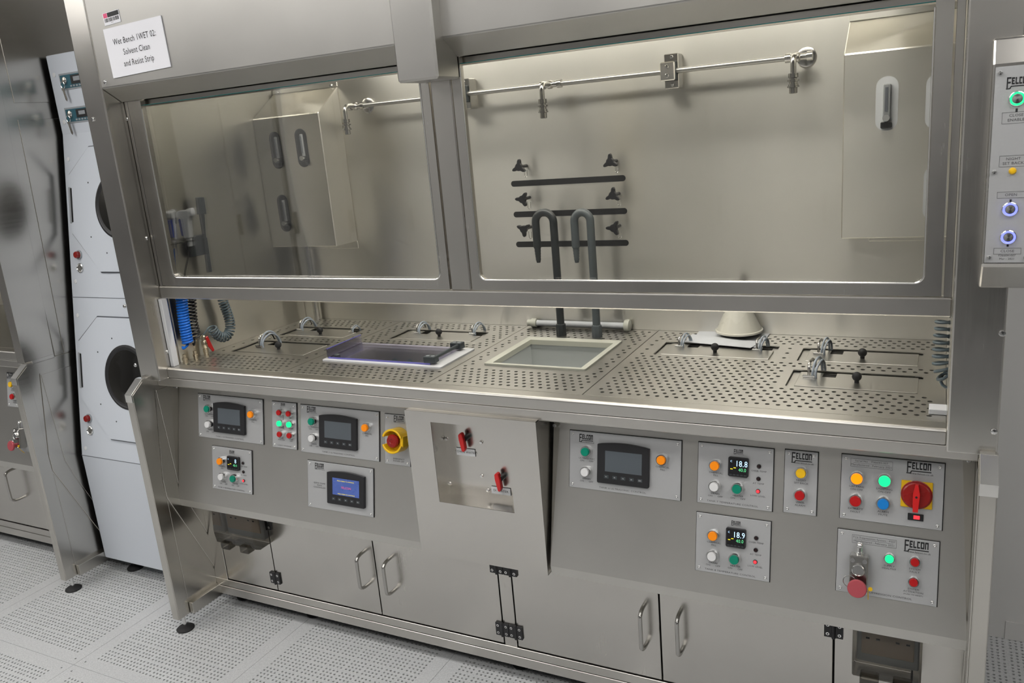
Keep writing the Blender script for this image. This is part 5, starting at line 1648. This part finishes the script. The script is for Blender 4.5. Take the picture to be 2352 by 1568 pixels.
for q, dsp in (((137, 172, 187, 205), 0), ((150, 250, 203, 281), 1)):
    a = PY(0.127, q[0], q[1]); b_ = PY(0.127, q[0] + 4, q[3])
    x0, z1_, z0_ = a.x, a.z - 0.003, b_.z
    x1_ = x0 + 0.24
    cp = box('control_strip', 'teal_dark', x0, x1_, 0.1245, 0.1275, z0_, z1_, t, bevel=0.001)
    box('strip_frame', 'grey_box', x0 - 0.006, x1_ + 0.006, 0.1255, 0.1275, z0_ - 0.006, z1_ + 0.006, t, bevel=0.001)
    box('display', 'black_plastic', x0 + 0.06, x0 + 0.12, 0.1232, 0.1248, z0_ + 0.012, z1_ - 0.004, cp, bevel=0)
    box('led_display', 'grey_box', x0 + 0.075, x0 + 0.11, 0.1226, 0.1236, z0_ + 0.022, z1_ - 0.010, cp, bevel=0)
    for i in range(5): box('key', 'grey_box', x0 + 0.052 + i * 0.016, x0 + 0.062 + i * 0.016, 0.1226, 0.1248, z0_ + 0.003, z0_ + 0.009, cp, bevel=0)
    zc_ = (z0_ + z1_) / 2
    MB().lathe((x0 + 0.026, 0.1245, zc_ + 0.004), (0, -1, 0), [(0.013, 0), (0.013, 0.004), (0.008, 0.006), (0.0001, 0.007)], 16).build('key_lock', 'chrome', cp)
    MB().tube([(x0 + 0.026 + 0.010 * math.cos(i * math.pi / 8), 0.112, zc_ - 0.012 + 0.012 * math.sin(i * math.pi / 8)) for i in range(16)], 0.0014, 6, closed=True).build('key_ring', 'chrome', cp)
    MB().prism([(x0 + 0.022 + a_, 0.111, zc_ - 0.022 + c_) for a_, c_ in [(-0.004, 0), (0.006, 0), (0.014, -0.040), (0.010, -0.048), (0.004, -0.042)]], (0, 0.002, 0)).build('key', 'steel_tube', cp)
for x in (MX0 + 0.07, MX1 - 0.07):
    for y in (-0.01, 0.42):
        MB().lathe((x, y, 0), (0, 0, 1), [(0.032, 0), (0.033, 0.005), (0.024, 0.012), (0.009, 0.016), (0.009, 0.08)], 20).build('levelling_foot', 'rubber', t)

# ================================================================ neighbouring wet bench
DXN = 0.150 - OR_
nb = thing('wet_bench', 'neighbouring stainless steel wet bench beyond the white spin dryer', 'wet bench', (2.0245 + DXN, -0.05, 0))
shell(nb, DXN, left=False, right=True, simple=True)
NSH = Vector((0, 0.042, 0))
nxr, nor = XR + DXN, OR_ + DXN
box('deck', 'steel_deck', nxr - 2.279, nxr, -0.14, YW, ZD - 0.004, ZD, nb, bevel=0)
fascia(nb, nxr - 0.95, nor - 0.032)
fascia(nb, nxr - 2.34, nxr - 0.96)
for x0, x1 in [(nxr - 2.28 + 0.405 * k, nxr - 1.88 + 0.405 * k) for k in range(4)] + [(nxr - 0.66, nxr - 0.225), (nxr - 0.22, nxr - 0.045)]:
    d = box('cabinet_door', 'steel', x0, x1 - 0.004, YD, YD + 0.018, DZ0, DZ1, nb, bevel=0.001)
a = PY(YD, 10, 1085); c_ = PY(YD, 14, 1150)
handle(nb, (a.x, YD, a.z), (a.x, YD, c_.z))
box('bottom_bar', 'steel_h', nxr - 2.279, nxr, YS - 0.004, -0.122, 1.179, 1.2185, nb, bevel=0.003)
MB().prism([(nxr - 2.279, y, z) for y, z in [(YH, 1.836), (YH, 2.34), (YH + 0.012, 2.34), (YH + 0.012, 1.86), (-0.150, 1.806), (-0.158, 1.795)]], (2.279, 0, 0)).build('hood', 'steel_hood', nb, bevel=0.003)
sheet('sash_frame', 'steel', rect(nxr - 1.1, 1.221, nxr - 0.02, 1.98), [rect(nxr - 1.04, 1.247, nxr - 0.055, 1.96)], lambda a_, b_, d_: (a_, YS + d_, b_), 0.018, nb)
sheet('sash_frame', 'steel', rect(nxr - 2.26, 1.221, nxr - 1.17, 1.98), [rect(nxr - 2.2, 1.247, nxr - 1.2, 1.96)], lambda a_, b_, d_: (a_, YS + d_, b_), 0.018, nb)
box('mullion', 'steel', nxr - 1.168, nxr - 1.102, YS, -0.12, 1.2185, 2.05, nb, bevel=0.003)
for x0, x1 in ((nxr - 1.045, nxr - 0.050), (nxr - 2.205, nxr - 1.195)):
    box('glass_pane', 'sash_glass', x0, x1, YS + 0.008, YS + 0.013, 1.244, 1.78, nb, bevel=0)
nb.matrix_world = Matrix.Translation(WM[nb].translation + NSH); WM[nb] = Matrix.Translation(WM[nb].translation + NSH)
# raised sheets on the end of the neighbour
def side_sheet(poly):
    MB().prism([(0.150, y, z) for y, z in poly], (0.0022, 0, 0)).build('side_sheet', 'steel_side', nb, bevel=0.0008)
side_sheet([(-0.018, 1.857), (0.40, 1.857), (0.40, 2.34), (-0.018, 2.34)])
side_sheet([(-0.020, 1.798), (0.40, 1.798), (0.40, 0.935), (-0.046, 0.930)])
side_sheet([(-0.205, 0.932), (-0.088, 0.935), (-0.066, 1.62), (-0.040, 2.34), (-0.205, 2.34)])
# its night set back plate and fire valve
c9 = cr(0, 820, 4.61)
p = Panel('narrow plate with yellow and red lamps on the neighbouring bench', c9(55, 160), c9(165, 175), c9(95, 520), c9(205, 535), parent=nb, org=FO + NSH)
p.logo(*c9(105, 195), 0.040)
p.button(*c9(100, 290), 'btn_yellow'); p.button(*c9(115, 420), 'btn_red')
for q, lines in (((100, 290), ('NIGHT', 'SET BACK')), ((115, 420), ('VISOR', 'ALARM'))):
    x, y = p.loc(*c9(*q), PT + 0.015)
    for i, s_ in enumerate(lines):
        text(s_, 0.0060, 'print_grey', p.o, p.M @ Matrix.Translation((x, y - 0.0190 - 0.0065 * i, PT + 0.0004)), wide=1.15)
a = PN(FO + NSH + FN * 0.02, FN, 45, 1003)
M_ = MS.copy(); M_ = Matrix((Vector((1, 0, 0)), FV, FN)).transposed().to_4x4(); M_.translation = a - FN * 0.018
vb = MB().box(-0.03, 0.06, -0.06, 0.06, -0.001, 0.002).build('control_panel', 'alu_plate', nb, M=M_, bevel=0)
vb['label'] = 'plate with a pink pull knob on the neighbouring bench'
fire_valve(vb, M_ @ Matrix.Translation((0, 0, 0.002)))
